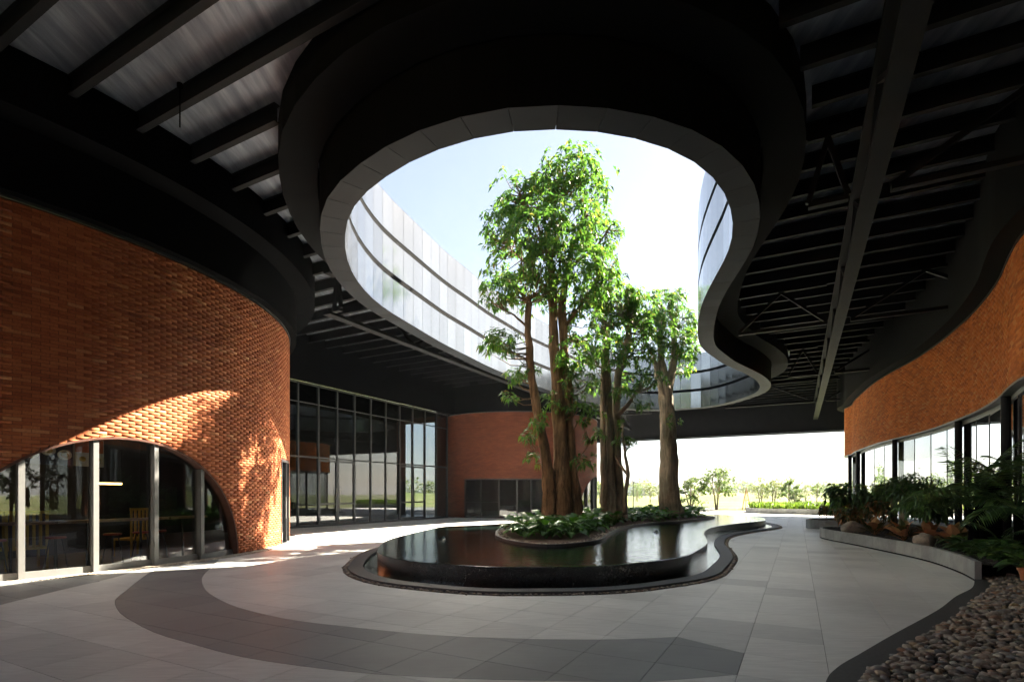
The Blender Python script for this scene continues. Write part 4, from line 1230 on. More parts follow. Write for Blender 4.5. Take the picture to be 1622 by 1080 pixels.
D1 = 18.9
tree('largest courtyard tree with thick twin trunks and a tall green crown', D1, [
    [(884,832,0.496,0),(888,800,0.4,0),(890,760,0.336,0.05),(887,700,0.25,0.1),(884,640,0.215,0.1),(880,580,0.185,0.1),(876,500,0.155,0.1),(874,440,0.144,0.1),(868,380,0.096,0),(880,320,0.056,0),(890,270,0.032,0)],
    [(905,830,0.36,0.3),(908,790,0.288,0.35),(905,740,0.22,0.35),(901,670,0.19,0.3),(897,600,0.17,0.3),(893,540,0.15,0.3),(892,470,0.136,0.3),(905,400,0.088,0.4),(925,340,0.048,0.4)],
    [(868,828,0.272,-0.25),(870,780,0.224,-0.22),(866,730,0.184,-0.2),(858,690,0.16,-0.2),(851,650,0.148,-0.25),(843,600,0.136,-0.3),(838,550,0.124,-0.3),(836,500,0.108,-0.3),(838,472,0.096,-0.3)],
    [(836,520,0.048,-0.3),(815,500,0.032,-0.5),(795,490,0.016,-0.7)],
    [(893,520,0.064,0.3),(930,470,0.044,0.1),(955,430,0.024,0)],
    [(876,470,0.072,0.1),(835,420,0.048,0.2),(800,385,0.024,0.2)],
    [(870,420,0.064,0),(850,350,0.04,-0.2),(825,310,0.024,-0.3)],
    [(892,430,0.064,0.3),(945,390,0.04,0.2),(965,360,0.02,0.2)],
    [(860,700,0.024,-0.2),(845,715,0.016,-0.4),(838,728,0.01,-0.5)],
    [(905,742,0.024,0.2),(925,715,0.016,-0.1),(935,700,0.01,-0.2)],
], [
    (905,272,48,38,170,0),(942,300,26,42,70,0.2),(862,300,40,34,110,0.1),(822,312,46,32,130,-0.1),(800,360,40,36,110,0),(850,360,52,40,160,-0.4),
    (905,350,50,44,150,0),(948,372,34,34,100,0),(925,420,52,44,170,-0.3),(870,415,46,38,130,-0.6),(812,415,46,36,130,-0.2),(790,460,34,30,90,0),
    (835,458,44,28,110,-0.4),(900,470,40,34,90,0.3),(950,448,34,40,100,0.1),(792,540,30,20,60,-0.2),(775,545,14,12,14,-0.3),(925,520,36,34,70,0.2),(905,560,30,34,60,-0.5),
    (832,588,22,16,24,-0.4),(812,592,16,12,14,-0.5),(805,628,12,8,8,-0.5),(915,600,34,26,44,-0.5),(918,650,30,18,34,-0.6),(850,668,18,14,14,-0.6),(838,690,14,12,10,-0.6),(845,725,14,14,10,-0.6),(925,728,24,10,16,-0.6),(940,690,22,12,14,-0.6),(880,632,24,20,20,-0.7),
], M['leaf_tree'], M['bark'], 3, L=0.235, base=(1.4, D1), dens=0.92, twig=0.25)
D2 = 21.0
tree('middle courtyard tree of clustered slim trunks behind the largest one', D2, [
    [(966,822,0.34,0),(966,795,0.26,0),(966,740,0.2,0),(965,680,0.17,0),(962,620,0.15,0),(960,570,0.13,0),(962,520,0.10,0)],
    [(982,822,0.28,0.2),(981,795,0.22,0.2),(978,740,0.18,0.2),(976,680,0.165,0.2),(976,630,0.15,0.2),(980,590,0.14,0.2),(992,550,0.14,0.2),(1000,500,0.08,0.2)],
    [(957,815,0.15,-0.2),(956,740,0.12,-0.2),(955,680,0.11,-0.2),(956,600,0.11,-0.2),(957,540,0.07,-0.2)],
    [(976,660,0.10,0),(995,640,0.08,-0.1),(1010,618,0.05,-0.1)],
], [
    (975,470,36,28,120,0),(1010,488,32,30,120,0),(955,505,32,28,90,-0.3),(992,525,40,30,130,-0.3),(1030,520,18,24,40,0),(935,560,20,20,40,-0.2),(965,560,34,24,80,-0.4),(1015,560,26,24,70,0),
    (1000,600,30,18,44,-0.3),(1040,598,18,12,24,-0.2),(945,612,18,14,20,-0.4),(985,620,20,10,16,-0.4),(1020,640,14,10,10,-0.3),(1000,470,22,20,50,0.2),(948,475,20,24,50,0.3),
], M['leaf_tree'], M['bark_grey'], 5, L=0.23, base=(4, D2), dens=0.95, twig=0.25)
D3 = 25.5
tree('rearmost courtyard tree with a straight mottled trunk', D3, [
    [(1064,816,0.58,0),(1062,790,0.48,0),(1060,740,0.42,0),(1058,690,0.37,0),(1056,650,0.33,0),(1054,620,0.31,0),(1050,590,0.22,0),(1046,560,0.14,0),(1045,520,0.08,0)],
    [(1054,640,0.22,0),(1062,600,0.19,0),(1068,560,0.15,0.1),(1066,500,0.08,0.1)],
    [(1056,640,0.20,0),(1042,595,0.14,-0.1),(1035,560,0.08,-0.1)],
], [
    (1060,485,28,24,110,0),(1085,510,24,26,100,0),(1042,515,24,26,80,0),(1068,540,32,24,110,-0.3),(1090,555,18,24,60,0),(1040,550,18,18,40,-0.2),(1080,585,18,12,30,-0.2),(1062,665,12,8,7,-0.6),(1098,530,12,14,24,0),(1075,468,14,12,26,0),
], M['leaf_tree'], M['bark_grey'], 8, L=0.24, base=(7.6, D3), dens=0.95, twig=0.25)
tree('thin crooked sapling leaning beside the middle courtyard tree', 20.2, [
    [(990,815,0.09,0),(991,780,0.08,0),(995,750,0.07,0),(991,725,0.055,0),(988,700,0.045,0),(986,670,0.03,0)],
    [(994,752,0.05,0),(982,735,0.05,0.2),(975,722,0.05,0.4)],
], [(985,695,16,8,9,0),(998,700,12,10,8,0),(986,672,8,10,5,0)], M['leaf_young'], M['bark_grey'], 11, L=0.22, base=(4.2, 20.2), name='sapling', twig=0.9)

# leaf shapes used as pieces
def blade_mesh(name, L, wd, mt, lobes=0, curl=0.25, fold=0.2, n=6):
    """a broad leaf lying along +Y from the origin, arching down; lobes cut the edge"""
    m = MB(); 
    for i in range(n+1):
        t = i/n; w = wd*math.sin(math.pi*min(1, 0.06+t*0.94)**0.8)*0.5
        if lobes and 0 < i < n: w *= (1.0 if i % 2 else 0.45)
        y = L*(t - 0.12*t*t); z = -curl*L*t*t + 0.12*L*t
        m.v += [(-w, y, z+w*fold), (0, y, z), (w, y, z+w*fold)]
    for i in range(n):
        b = 3*i; m.f += [(b, b+1, b+4, b+3), (b+1, b+2, b+5, b+4)]; m.mi += [0, 0]
    return m.mesh(name, mt, smooth=False)
PHIL = [blade_mesh('leaf', 0.34, 0.26, M['leaf_phil'], lobes=1, curl=c, n=8) for c in (0.3, 0.45)]
DARK = [blade_mesh('leaf', 0.30, 0.15, M['leaf_dark'], curl=c) for c in (0.4, 0.6)]
COPPER = [blade_mesh('leaf', 0.42, 0.25, M['leaf_copper'], curl=c, fold=0.35) for c in (0.15, 0.3)]
def rosette(name, label, cat, loc, meshes, n, tilt=(15, 65), sc=(0.8, 1.2), stem=0.0, group=None, stem_mat=None, seed=0):
    r = random.Random(seed); t = tag(empty(name, loc, r.uniform(0, 6.28)), label, cat, group)
    sm = MB()
    for k in range(n):
        a = k*2.39996 + r.uniform(-.3, .3); ti = R(tilt[0] + (tilt[1]-tilt[0])*(1-(k+0.5)/n) + r.uniform(-8, 8)); f = (k+0.5)/n
        h = stem*(0.35+0.65*f)*r.uniform(0.8, 1.15); out = stem*0.75*(1-f*0.6)*r.uniform(0.7, 1.2)
        p = (math.cos(a)*out, math.sin(a)*out, h)
        o = link('leaf', meshes[k % len(meshes)], t, p, (math.pi/2-ti if False else R(90)-ti-R(40), r.uniform(-.3, .3), a-math.pi/2), (r.uniform(*sc),)*3)
        if stem: sm.tube([(0, 0, 0), (p[0]*0.5, p[1]*0.5, p[2]*0.7), p], [0.009, 0.008, 0.006], 4, cap=False)
    if stem: sm.build('stalks', stem_mat or M['leaf_phil'], t)
    return t
# philodendrons under the trees
isle_in = [tuple(p) for p in resample(offset(ISLE, -0.62), 0.3)]
spots = []
rr_ = random.Random(21)
trunks = [W(885, 800, D1), W(905, 800, D1+0.3), W(972, 800, D2), W(1063, 800, D3)]
tries = 0
while len(spots) < 95 and tries < 30000:
    tries += 1
    x, y = rr_.uniform(-1, 11), rr_.uniform(12, 31)
    if not inside((x, y), isle_in): continue
    if any(math.hypot(x-t.x, y-t.y) < 0.75 for t in trunks): continue
    if any(math.hypot(x-a, y-b) < 0.50 for a, b in spots): continue
    spots.append((x, y))
for i, (x, y) in enumerate(sorted(spots, key=lambda p: p[1])):
    lab = ('split leaf philodendron at the front tip of the island before the largest tree' if y < 15.2 else
           'split leaf philodendron beside the trunks of the largest courtyard tree' if y < 19.6 else
           'split leaf philodendron around the middle courtyard tree' if y < 23.4 else
           'split leaf philodendron around the rearmost courtyard tree')
    rosette('philodendron', lab, 'plant', (x, y, 0.43), PHIL, 15 if y < 22 else 11, sc=(0.9, 1.45), stem=0.42, group='philodendrons covering the pool island', seed=100+i)

# ---- plants of the planter beside the glass doors
def leafy_shrub(name, label, px, py, d, rx, ry, nw, mt, L, seed, per=6, trunk=None, cat='shrub', group=None, wid=0.3, zb=0.3):
    s = d/850; c = W(px, py, d); t = tag(empty(name, (0, 0, 0)), label, cat, group)
    me, tips = crown_mesh('foliage', [((c.x, c.y, c.z), (rx*s, rx*s, ry*s), nw)], mt, L, per, seed, wid=wid, shell=0.3)
    mb = MB()
    if trunk: mb.tube([(c.x, c.y, zb-0.05), (c.x+0.02, c.y, (zb+c.z)/2), (c.x, c.y, c.z)], [trunk*1.15, trunk, trunk*0.7], 10, rough=0.06, seed=seed)
    for tp in tips[::3]: mb.tube([(c.x, c.y, max(zb, c.z-ry*s*0.8)), tp], [0.012, 0.004], 4, cap=False)
    mb.build('stem', M['bark_grey'], t, smooth=True); link('foliage', me, t)
    return t
leafy_shrub('leafy_shrub', 'upright drooping leaved shrub at the far tip of the planter', 1331, 785, 20.0, 17, 22, 70, M['leaf_dark'], 0.34, 31)
leafy_shrub('leafy_shrub', 'dark bushy shrub next to the drooping one at the planter tip', 1366, 788, 19.2, 20, 20, 70, M['leaf_dark'], 0.26, 32)
leafy_shrub('leafy_shrub', 'small dark shrub before the glass in the middle of the planter', 1395, 785, 18.6, 16, 20, 60, M['leaf_dark'], 0.24, 33)
leafy_shrub('clipped_tree', 'rounded dark miniature tree on a short stout trunk, farther of the pair', 1414, 772, 17.4, 22, 15, 90, M['leaf_dark'], 0.22, 34, trunk=0.09, cat='small tree', wid=0.25)
leafy_shrub('clipped_tree', 'spiky dark miniature tree on a short stout trunk, nearer of the pair', 1430, 774, 16.4, 24, 16, 100, M['leaf_dark'], 0.22, 35, trunk=0.10, cat='small tree', wid=0.25)
leafy_shrub('leafy_shrub', 'broad spiky dark shrub standing tallest in mid planter', 1455, 778, 15.6, 28, 30, 150, M['leaf_dark'], 0.26, 36, wid=0.2)
leafy_shrub('leafy_shrub', 'thin dark shrub behind the spiky one by a steel column', 1492, 795, 15.0, 15, 22, 50, M['leaf_dark'], 0.26, 37)
leafy_shrub('croton', 'reddish croton bush above the beige boulder at the planter tip', 1345, 815, 18.5, 24, 13, 110, M['leaf_croton'], 0.22, 38, cat='shrub')
leafy_shrub('croton', 'dark reddish croton bush behind the copper leaved plants', 1393, 806, 17.5, 24, 13, 100, M['leaf_croton'], 0.22, 39)
leafy_shrub('leafy_shrub', 'low dark shrub behind the copper plants under the miniature trees', 1470, 803, 14.6, 30, 16, 90, M['leaf_dark'], 0.28, 40)
for i, (px, py, d, n, sc, lab) in enumerate((
        (1386, 840, 16.9, 14, (1.0, 1.3), 'copper leaved plant nearest the planter tip beside the beige boulder'),
        (1432, 842, 14.9, 14, (1.0, 1.35), 'copper leaved plant in mid planter touching the round boulder'),
        (1472, 822, 14.6, 12, (1.0, 1.3), 'yellowish copper plant behind the round boulder'),
        (1512, 818, 13.4, 12, (1.0, 1.4), 'copper leaved plant by the steel column and the green groundcover'))):
    c = W(px, py, d); rosette('copper_plant', lab, 'plant', (c.x, c.y, 0.3), COPPER, n+4, (-35, 35), (sc[0]*0.75, sc[1]*0.85), 0.26, seed=300+i, stem_mat=M['leaf_copper'])
def boulder(label, px, py, d, r_, seed, sq=(1, .8, .7)):
    V, F = ico(3); g = np.random.default_rng(seed)
    dsp = 1 + 0.10*np.sin(V @ g.normal(0, 1.5, 3)) + 0.07*np.sin(V @ g.normal(0, 3, 3)) + 0.03*np.sin(V @ g.normal(0, 7, 3))
    c = W(px, py, d); me = np_mesh('boulder', V*dsp[:, None]*np.array(sq)*r_, F, M['stone'], True)
    return tag(link('boulder', me, None, (c.x, c.y, 0.3+r_*sq[2]*0.5), (0, 0, g.uniform(0, 6))), label, 'boulder')
boulder('beige boulder under the reddish croton at the planter tip', 1350, 836, 18.0, 0.33, 1, (1.3, .8, .75))
boulder('round pinkish boulder between copper leaves and green groundcover', 1465, 845, 13.6, 0.27, 2, (1.1, .85, .8))
# glossy groundcover spilling towards the pebbles
gc = []; tries = 0
gc_poly = [(11.1,13.4),(10.5,12.6),(10.0,11.6),(9.5,10.5),(9.25,9.9),(8.85,9.3),(9.1,8.6),(9.9,9.2),(10.8,11.1),(12.0,13.1)]
while len(gc) < 54 and tries < 20000:
    tries += 1; x, y = rr_.uniform(8.6, 12), rr_.uniform(8.5, 13.6)
    if inside((x, y), gc_poly) and all(math.hypot(x-a, y-b) > 0.27 for a, b in gc): gc.append((x, y))
for i, (x, y) in enumerate(gc):
    rosette('groundcover_plant', ('dark glossy groundcover plant spilling onto the river pebbles' if y < 10.4 else 'dark glossy groundcover plant beside the round pinkish boulder' if y > 11.9 else 'dark glossy groundcover plant under the feathery palm'), 'plant', (x, y, 0.27), DARK, 13, (5, 60), (0.8, 1.3), 0.22, group='glossy groundcover at the planter end', seed=400+i, stem_mat=M['leaf_dark'])
def palm(label, px, py, d, n, LF, h, seed, spread=(25, 70)):
    """slim stem with arching fronds; every frond a part"""
    r = random.Random(seed); c = W(px, py, d); t = tag(empty('palm', (c.x, c.y, 0.3)), label, 'palm')
    m = MB(); m.tube([(0, 0, -0.05), (0.03, 0, h*0.5), (0, 0, h)], [0.10, 0.09, 0.08], 10, rough=0.08, seed=seed); m.build('trunk', M['black'], t)
    for k in range(n):
        a = k*2.39996 + r.uniform(-.3, .3); el = R(r.uniform(*spread)); L = LF*r.uniform(0.75, 1.1); m = MB()
        prev = np.array([0, 0, h]); dv = np.array([math.cos(a)*math.cos(el), math.sin(a)*math.cos(el), math.sin(el)]); pts = [prev]
        for i in range(14):
            dv = dv + np.array([0, 0, -0.115]); dv /= np.linalg.norm(dv); prev = prev + dv*L/14; pts.append(prev)
        pts = np.array(pts); m.tube(pts, np.linspace(0.012, 0.003, 15), 4, cap=False)
        sd = np.array([-math.sin(a), math.cos(a), 0])
        Pp, Dd, Ll = [], [], []
        for i in range(3, 15):
            for q in (0, 0.5):
                p = pts[i-1]*(1-q) + pts[i]*q; tg = pts[i]-pts[i-1]; tg /= np.linalg.norm(tg)
                for sgn in (-1, 1):
                    Pp.append(p); Dd.append(sd*sgn + tg*0.75 + np.array([0, 0, -0.25])); Ll.append(L*0.30*math.sin(math.pi*(i+q-1.5)/14)**0.6 + 0.03)
        V, F = leaf_cloud(np.array(Pp), np.array(Dd), np.array(Ll), wid=0.11, droop=0.22, seed=seed*50+k)
        m.add(V, [tuple(f) for f in F]); m.build('frond', M['leaf_dark'], t)
    return t
palm('feathery palm arching before the steel column near the end of the planter', 1540, 800, 12.3, 16, 1.75, 0.95, 51, (35, 80))
palm('tall feathery palm cut by the edge of the picture', 1612, 800, 11.2, 16, 1.7, 0.9, 52, (35, 80))
palm('low palm seedling half hidden between the two larger palms', 1585, 830, 11.4, 9, 0.9, 0.25, 53)
# dark post and paddle leaved plant behind the palms
t = tag(empty('paddle_plant', (0, 0, 0)), 'single paddle shaped leaf rising over the dark post by the glass', 'plant')
m = MB(); a = W(1560, 790, 12.6); b = W(1554, 740, 12.4); m.tube([a, (a+b)/2, b], [0.014, 0.011, 0.008], 6); m.build('stalk', M['leaf_dark'], t)
me = blade_mesh('leaf', 0.62, 0.2, M['leaf_phil'], curl=0.3, fold=0.3); link('leaf', me, t, tuple(W(1552, 724, 12.4)), (R(-5), R(20), R(-100)))
m = MB(); a = W(1566, 752, 12.6); c = (a.x, a.y); m.lathe([(0.0, 0.25), (0.23, 0.25), (0.25, 0.3), (0.25, a.z-0.05), (0.27, a.z-0.04), (0.27, a.z), (0.0, a.z)], 24, (a.x, a.y, 0))
tag(m.build('dark_post', M['black']), 'thick round black post standing among the palms', 'post')
m = MB(); c = W(1626, 900, 8.7); m.lathe([(0, 0), (0.07, 0), (0.10, 0.16), (0.12, 0.16), (0.12, 0.2), (0.10, 0.2), (0.08, 0.05), (0, 0.05)], 20, (c.x, c.y, 0.2))
tag(m.build('terracotta_pot', M['terracotta'], smooth=False), 'small terracotta pot on the pebbles at the edge of the picture', 'pot')

# ------------------------------------------------------------------ planters farther off
def far_planter(label, pts, h, grass_n, seed, cat='planter', z_grass=0.3):
    t = tag(empty('stone_planter'), label, cat)
    loop = smooth_closed(resample(catmull(pts, True, 6), 0.25), 3)
    if area(loop) < 0: loop = loop[::-1]
    m = MB(); ring_wall(m, loop, 0, h); ring_flat(m, offset(loop, -0.12), loop, h); ring_wall(m, offset(loop, -0.12), h-0.1, h, False); m.build('wall', M['planter'], t)
    m = MB(); fill(m, offset(loop, -0.11), [], h-0.06); m.build('soil', M['soil'], t)
    if grass_n:
        lo, hi = loop.min(0), loop.max(0); P = rng.uniform(lo, hi, (grass_n*3, 2)); P = P[np_inside(P, [tuple(p) for p in offset(loop, -0.2)])][:grass_n]
        D = rng.normal(0, 0.35, (len(P), 3)); D[:, 2] = 1
        V, F = leaf_cloud(np.column_stack([P, np.full(len(P), h-0.06)]), D, rng.uniform(0.6, 1.1, len(P))*z_grass*1.5, wid=0.16, droop=0.25, seed=seed)
        tag(link('grass', np_mesh('grass', V, F, M['grass_blade']), t), kind='stuff')
    return t
far_planter('short stone planter with croton bushes behind the long planter', [(13.8,24.6),(15.2,23.9),(16.6,24.4),(17.2,26.2),(15.6,26.6),(14.2,25.9)], 0.4, 0, 1)
leafy_shrub('croton', 'reddish bush in the short stone planter beyond', 1312, 806, 25.0, 13, 8, 50, M['leaf_croton'], 0.24, 61)
far_planter('long low planter of bright grass at the end of the paving', [(20.2,44.5),(23,41.5),(28,40.5),(31,43),(29,48),(24,50),(21,48)], 0.42, 5200, 2, z_grass=0.55)
leafy_shrub('leafy_shrub', 'small bright bush in the bright grass planter', 1283, 800, 43.0, 9, 7, 50, M['leaf_young'], 0.3, 62)

# ------------------------------------------------------------------ far trees, posts and buildings
def far_tree(label, px, py_base, py_top, d, wpx, mt, seed, nw=150, low=0.25, stems=1):
    s = d/850; b = W(px, py_base, d); gz = ground_z(b.x, b.y); top = W(px, py_top, d).z; H = top-gz
    t = tag(empty('park_tree', (b.x, b.y, gz)), label, 'tree', 'young trees in the park'); r = random.Random(seed); mb = MB(); cl = []
    rad = wpx*s/2
    for k in range(stems):
        o = (k-(stems-1)/2)*0.35; mb.tube([(o*0.3, 0, -0.1), (o, 0.05, H*0.3), (o*1.6+r.uniform(-.2, .2), 0, H*0.55), (o*2, 0, H*0.85)], [0.05+H*0.012, 0.04+H*0.008, 0.03+H*0.005, 0.012], 7, rough=0.08, seed=seed)
    nC = 9
    for k in range(nC):
        a = k*2.4; f = (k+0.5)/nC; z = H*(low+0.1+(0.82-low)*f); q = rad*0.62*math.sin(math.pi*(0.2+0.7*f))*r.uniform(0.5, 1.1)
        c = (math.cos(a)*q, math.sin(a)*q, z); cr = rad*r.uniform(0.32, 0.52); cl.append((c, (cr, cr, cr*0.62), nw//nC))
        mb.tube([(0, 0, z*0.6), (c[0]*0.5, c[1]*0.5, z*0.85), c], [0.035, 0.022, 0.008], 5, cap=False)
    mb.build('trunk', M['bark_grey'], t, smooth=True)
    me, _ = crown_mesh('crown', cl, mt, 0.055*H**0.5*2.0, 8, seed, wid=0.5, droop=0.15, shell=0.15); link('crown', me, t)
    return t
F1, F2 = M['leaf_far'], M['leaf_far_b']
far_tree('bushy low tree just right of the rearmost courtyard trunk', 1094, 808, 752, 58, 58, F1, 71, 330, 0.05, 3)
far_tree('airy spreading tree standing at the pond edge', 1135, 812, 738, 56, 82, F1, 72, 360, 0.3, 2)
far_tree('thin leaved tree above the orange stake', 1205, 805, 762, 75, 36, F2, 73, 120, 0.3, 2)
far_tree('pale airy tree left of the grass planter', 1226, 806, 757, 70, 44, F2, 74, 150, 0.25, 2)
far_tree('upright young tree behind the grass planter', 1250, 806, 755, 62, 36, F1, 75, 190, 0.25)
far_tree('bright bushy young tree low behind the grass planter', 1262, 806, 772, 60, 30, F1, 76, 190, 0.05, 2)
far_tree('slender tree close to the waving brick building', 1294, 803, 762, 85, 22, F1, 77, 110, 0.3)
far_tree('round tree half hidden by the planter shrubs', 1322, 803, 764, 80, 40, F1, 78, 170, 0.15)
far_tree('small distant tree between the first two courtyard trunks', 1030, 800, 768, 95, 26, F2, 79, 110, 0.3)
far_tree('small distant tree beside the sapling', 1010, 800, 772, 110, 22, F1, 80, 100, 0.3)
far_tree('distant tree just right of the brick tower', 950, 800, 764, 90, 24, F1, 81, 120, 0.2)
far_tree('faint tree on the lawn mound', 1178, 792, 770, 150, 18, F2, 82, 90, 0.3)
far_tree('faint tree at the far side of the lawn', 1270, 795, 770, 140, 26, F2, 83, 90, 0.2)
for i, (px, py, d, w) in enumerate(((935, 762, 120, 30), (962, 766, 130, 26), (1008, 765, 125, 28), (1044, 763, 118, 30), (1110, 768, 135, 34), (1150, 770, 140, 30), (1192, 767, 130, 30), (1216, 766, 122, 32), (1240, 768, 128, 34), (1276, 765, 120, 34), (1308, 763, 115, 36), (1336, 764, 118, 36))):
    far_tree('one of the faint leafy trees in the row beyond the pond', px, 796, py, d, w, F1 if i % 3 else F2, 120+i, 170, 0.12, 1 + i % 2)
for i, (x, y, H, w) in enumerate(((15.5, -1.5, 5.5, 4.5), (18.5, -4.5, 6.5, 5), (21, 0.5, 6, 5))):
    t = far_tree('dense leafy tree mirrored in the panes of the arched window', 811, 790, 782 - 850*(H-1.6)/60, 60, w*850/60, F1, 150+i, 420, 0.08, 2)
    t.location = (x, y, -0.06)
tr = random.Random(5)
P = []; D = []; Ls = []
for k in range(300):
    x = tr.uniform(-160, 330); y = tr.uniform(260, 360); h = tr.uniform(5, 10.5); w = tr.uniform(3, 6.5); n = 80
    q = rng.normal(0, 1, (n, 3)); q /= np.linalg.norm(q, axis=1)[:, None]
    P.append(np.array([x, y, h*0.5]) + q*np.array([w, w, h*0.5])*rng.uniform(0.6, 1, (n, 1))); D.append(q + rng.normal(0, .5, (n, 3))); Ls.append(rng.uniform(1.2, 2.4, n))
V, F = leaf_cloud(np.vstack(P), np.vstack(D), np.concatenate(Ls), wid=0.7, seed=9)
tag(link('tree_belt', np_mesh('tree_belt', V, F, F2)), 'far off belt of trees along the horizon', 'tree belt', kind='stuff')
def far_block(label, px0, px1, py_top, d, mt, seed, floors=3):
    a = W(px0, 790, d); b = W(px1, 790, d); z = W(px0, py_top, d).z; t = tag(empty('far_building', (0, 0, 0)), label, 'building', 'buildings on the horizon')
    m = MB(); m.box((a.x, d, -0.5), (b.x, d+20, z)); m.build('wall', mt, t)
    m = MB(); m.box((a.x-0.5, d-0.5, z), (b.x+0.5, d+20.5, z+0.6)); m.build('roof', M['alu'], t)
    fh = z/floors; nx = max(2, int((b.x-a.x)/7))
    me = MB(); me.box((0, -0.15, 0), (1, 0.0, 1)); me = me.mesh('window', M['glass_dark'])
    for f in range(floors):
        for i in range(nx):
            w = (b.x-a.x)/nx; link('window', me, t, (a.x+w*i+w*0.2, d, fh*f+fh*0.3), None, (w*0.6, 1, fh*0.42))
far_blue = simple('far_blue_wall', (0.25, 0.36, 0.45), 0.7); far_white = simple('far_white_wall', (0.6, 0.6, 0.58), 0.8)
far_block('pale blue block on the horizon left of the rearmost trunk', 992, 1012, 766, 430, far_blue, 1)
far_block('white low block on the horizon near the middle trunk', 944, 966, 768, 450, far_white, 2)
far_block('pale blue block on the horizon behind the mound', 1172, 1190, 765, 430, far_blue, 3)
far_block('white long block on the horizon behind the thin trees', 1196, 1222, 770, 460, far_white, 4)
far_block('grey block on the horizon next to the waving brick building', 1300, 1330, 768, 470, far_white, 5)
# lamp post, bollard and tree stake out in the park
t = tag(empty('lamp_post', (0, 0, 0)), 'slim dark lamp post on the lawn left of the rearmost trunk', 'lamp post')
a = W(1003, 806, 60); m = MB(); m.tube([(a.x, a.y, -0.05), (a.x, a.y, 2.9)], [0.06, 0.04], 8); m.build('pole', M['steel'], t)
m = MB(); m.lathe([(0, 2.9), (0.2, 2.92), (0.2, 3.0), (0.05, 3.1), (0, 3.1)], 12, (a.x, a.y, 0)); m.build('lamp_head', M['alu'], t)
a = W(1194, 806, 50); m = MB(); m.lathe([(0, -0.02), (0.09, -0.02), (0.09, 0.75), (0.1, 0.76), (0.1, 0.9), (0, 0.92)], 14, (a.x, a.y, 0))
tag(m.build('bollard', M['black']), 'short black bollard beside the grass planter', 'bollard')
t = tag(empty('tree_stake', (0, 0, 0)), 'orange timber tripod stake at the pond edge', 'stake')
a = W(1182, 806, 54)
for k in range(3):
    an = k*2.094; m = MB(); m.bar((a.x+0.45*math.cos(an), a.y+0.45*math.sin(an), -0.05), (a.x, a.y, 2.2), 0.06, 0.06); m.build('leg', M['wood'], t)
m = MB(); m.bar((a.x-0.3, a.y, 1.0), (a.x+0.3, a.y, 1.0), 0.05, 0.05); m.build('brace', M['wood'], t)

# ------------------------------------------------------------------ inside the round building
t = tag(empty('bar_counter'), 'narrow wooden bar counter running along inside the arched window', 'counter')
for k, (a_, b_) in enumerate(((50, 57), (57.3, 64.2), (64.5, 71.4), (71.7, 78.6))):
    m = MB(); curved_strip(m, DP, sD(a_), sD(b_), -0.85, -0.42, 1.0, 1.05); m.build('top', M['wood'], t)
for a_ in (53, 61, 68, 75):
    m = MB(); p = DP.p(sD(a_), -0.63); m.tube([(p[0], p[1], 0.005), (p[0], p[1], 1.0)], [0.025]*2, 8); m.build('leg', M['alu_dark'], t)
def stool(label, deg, off):
    p = DP.p(sD(deg), off); t = tag(empty('bar_stool', (p[0], p[1], 0.005)), label, 'stool', 'red stools at the counter')
    m = MB(); m.lathe([(0, 0.66), (0.17, 0.66), (0.18, 0.68), (0.17, 0.70), (0, 0.70)], 18); m.build('seat', M['red'], t)
    for k in range(4):
        a = k*math.pi/2+0.6; m = MB(); m.tube([(0.2*math.cos(a), 0.2*math.sin(a), 0), (0.1*math.cos(a), 0.1*math.sin(a), 0.66)], [0.012]*2, 6); m.build('leg', M['alu_dark'], t)
for deg, lab in ((52, 'red bar stool behind the first mullion'), (58.6, 'red bar stool in front of the yellow slatted screen'), (66, 'red bar stool behind the widest pane'), (70.5, 'red bar stool in the third pane'), (73.5, 'red bar stool nearest the narrow end of the arch')): stool(lab, deg, -1.15)
def slat_chair(label, deg, off, rz):
    p = DP.p(sD(deg), off); t = tag(empty('slatted_chair', (p[0], p[1], 0.005), rz), label, 'chair', 'yellow slatted chairs')
    m = MB(); m.box((-0.35, -0.3, 0.42), (0.35, 0.3, 0.47)); m.build('seat', M['yellow'], t)
    for x in (-0.33, 0.33):
        for y in (-0.28, 0.28): m = MB(); m.box((x-0.02, y-0.02, 0), (x+0.02, y+0.02, 0.42)); m.build('leg', M['yellow'], t)
    for k in range(7): x = -0.33+0.11*k; m = MB(); m.box((x-0.025, 0.26, 0.47), (x+0.025, 0.29, 1.18)); m.build('slat', M['yellow'], t)
    m = MB(); m.box((-0.36, 0.255, 1.18), (0.36, 0.295, 1.24)); m.build('rail', M['yellow'], t)
ang = lambda deg: math.atan2(DP.n(sD(deg))[0], -DP.n(sD(deg))[1])
slat_chair('yellow slatted high backed chair in the second pane', 56.2, -1.9, ang(56.2)+math.pi)
slat_chair('yellow slatted chair in the narrow end of the arch', 76.0, -2.3, ang(76)+math.pi)
slat_chair('yellow slatted chair partly behind the first mullion', 52.0, -2.0, ang(52)+math.pi)
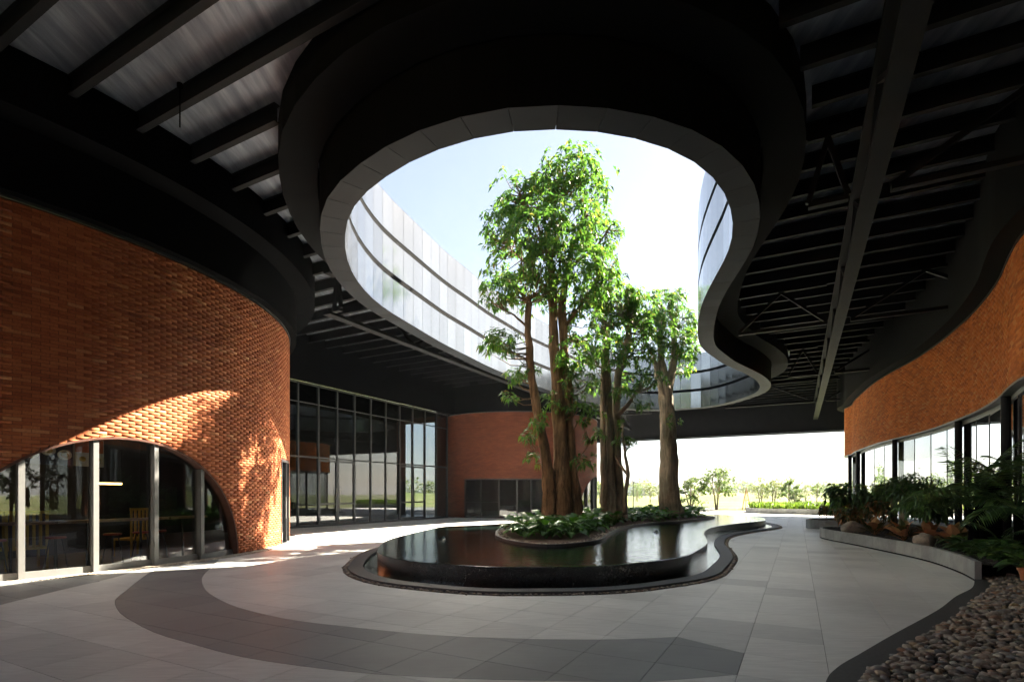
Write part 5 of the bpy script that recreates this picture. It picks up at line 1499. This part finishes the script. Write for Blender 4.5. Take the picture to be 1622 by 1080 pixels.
def menu_board(label, deg, w, h, z, kind):
    p = IP.p(R(deg-5)*(DRUM_R-4.6), 0.35); t = tag(empty('menu_board', (p[0], p[1], z), R(deg)), label, 'menu board', 'menu boards above the serving counter')
    m = MB(); m.box((-w/2, 0, 0), (w/2, 0.05, h)); m.build('board', M['navy'] if kind else M['white'], t)
    if not kind:
        m = MB(); m.box((-w/2+0.02, -0.008, h*0.5), (w/2-0.02, -0.002, h-0.02)); m.build('print', M['orange_print'], t)
    for k in range(3 if kind else 2):
        x = -w/2 + w*(k+0.5)/(3 if kind else 2); zz = h*(0.36+0.12*(k % 2)) if kind else h*0.26
        m = MB(); m.lathe([(0, 0), (0.15, 0), (0.17, 0.012)], 20); me = m.mesh('plate', M['white']); link('plate', me, t, (x, -0.006, zz), (R(90), 0, 0), (1.0, 0.75, 1))
        m = MB(); m.lathe([(0, 0.02), (0.06, 0.016), (0.10, 0.004)], 14); me = m.mesh('food', M['food']); link('food', me, t, (x, -0.012, zz), (R(90), 0, 0), (1.0, 0.7, 1))
menu_board('orange and white menu board left of the dark one', 57.0, 0.95, 0.75, 2.35, 0)
menu_board('dark navy menu board with three plates', 68.5, 1.1, 0.75, 2.35, 1)
menu_board('orange and white menu board right of the dark one', 80.0, 0.85, 0.75, 2.35, 0)
t = tag(empty('pendant_light', (0, 0, 0)), 'warm strip pendant light glowing inside the arched window', 'pendant light')
p = W(648, 771, 14); p0, p1 = DP.p(sD(69), -2.6), DP.p(sD(75), -2.6)
m = MB(); m.bar((*p0, 1.86), (*p1, 1.86), 0.06, 0.04); m.build('tube', M['strip_light'], t)
m = MB(); m.bar((*p0, 1.895), (*p1, 1.895), 0.08, 0.03); m.build('housing', M['alu_dark'], t)
for q in (p0, p1):
    m = MB(); m.tube([(*q, 1.9), (*q, 3.3)], [0.006]*2, 5); m.build('cord', M['black'], t)

# ------------------------------------------------------------------ the hazy air
m = MB(); m.box((-1450, -420, -1.2), (1450, 1540, 17.6))
hz, hnt, hb = mat('hazy_air')
hnt.nodes.remove(hb)
pv = hnt.nodes.new('ShaderNodeVolumePrincipled'); pv.inputs['Color'].default_value = (0.86, 0.92, 1.0, 1); pv.inputs['Density'].default_value = 0.0004
hnt.links.new(pv.outputs[0], [n for n in hnt.nodes if n.type == 'OUTPUT_MATERIAL'][0].inputs['Volume'])
tag(m.build('haze', hz), kind='stuff')
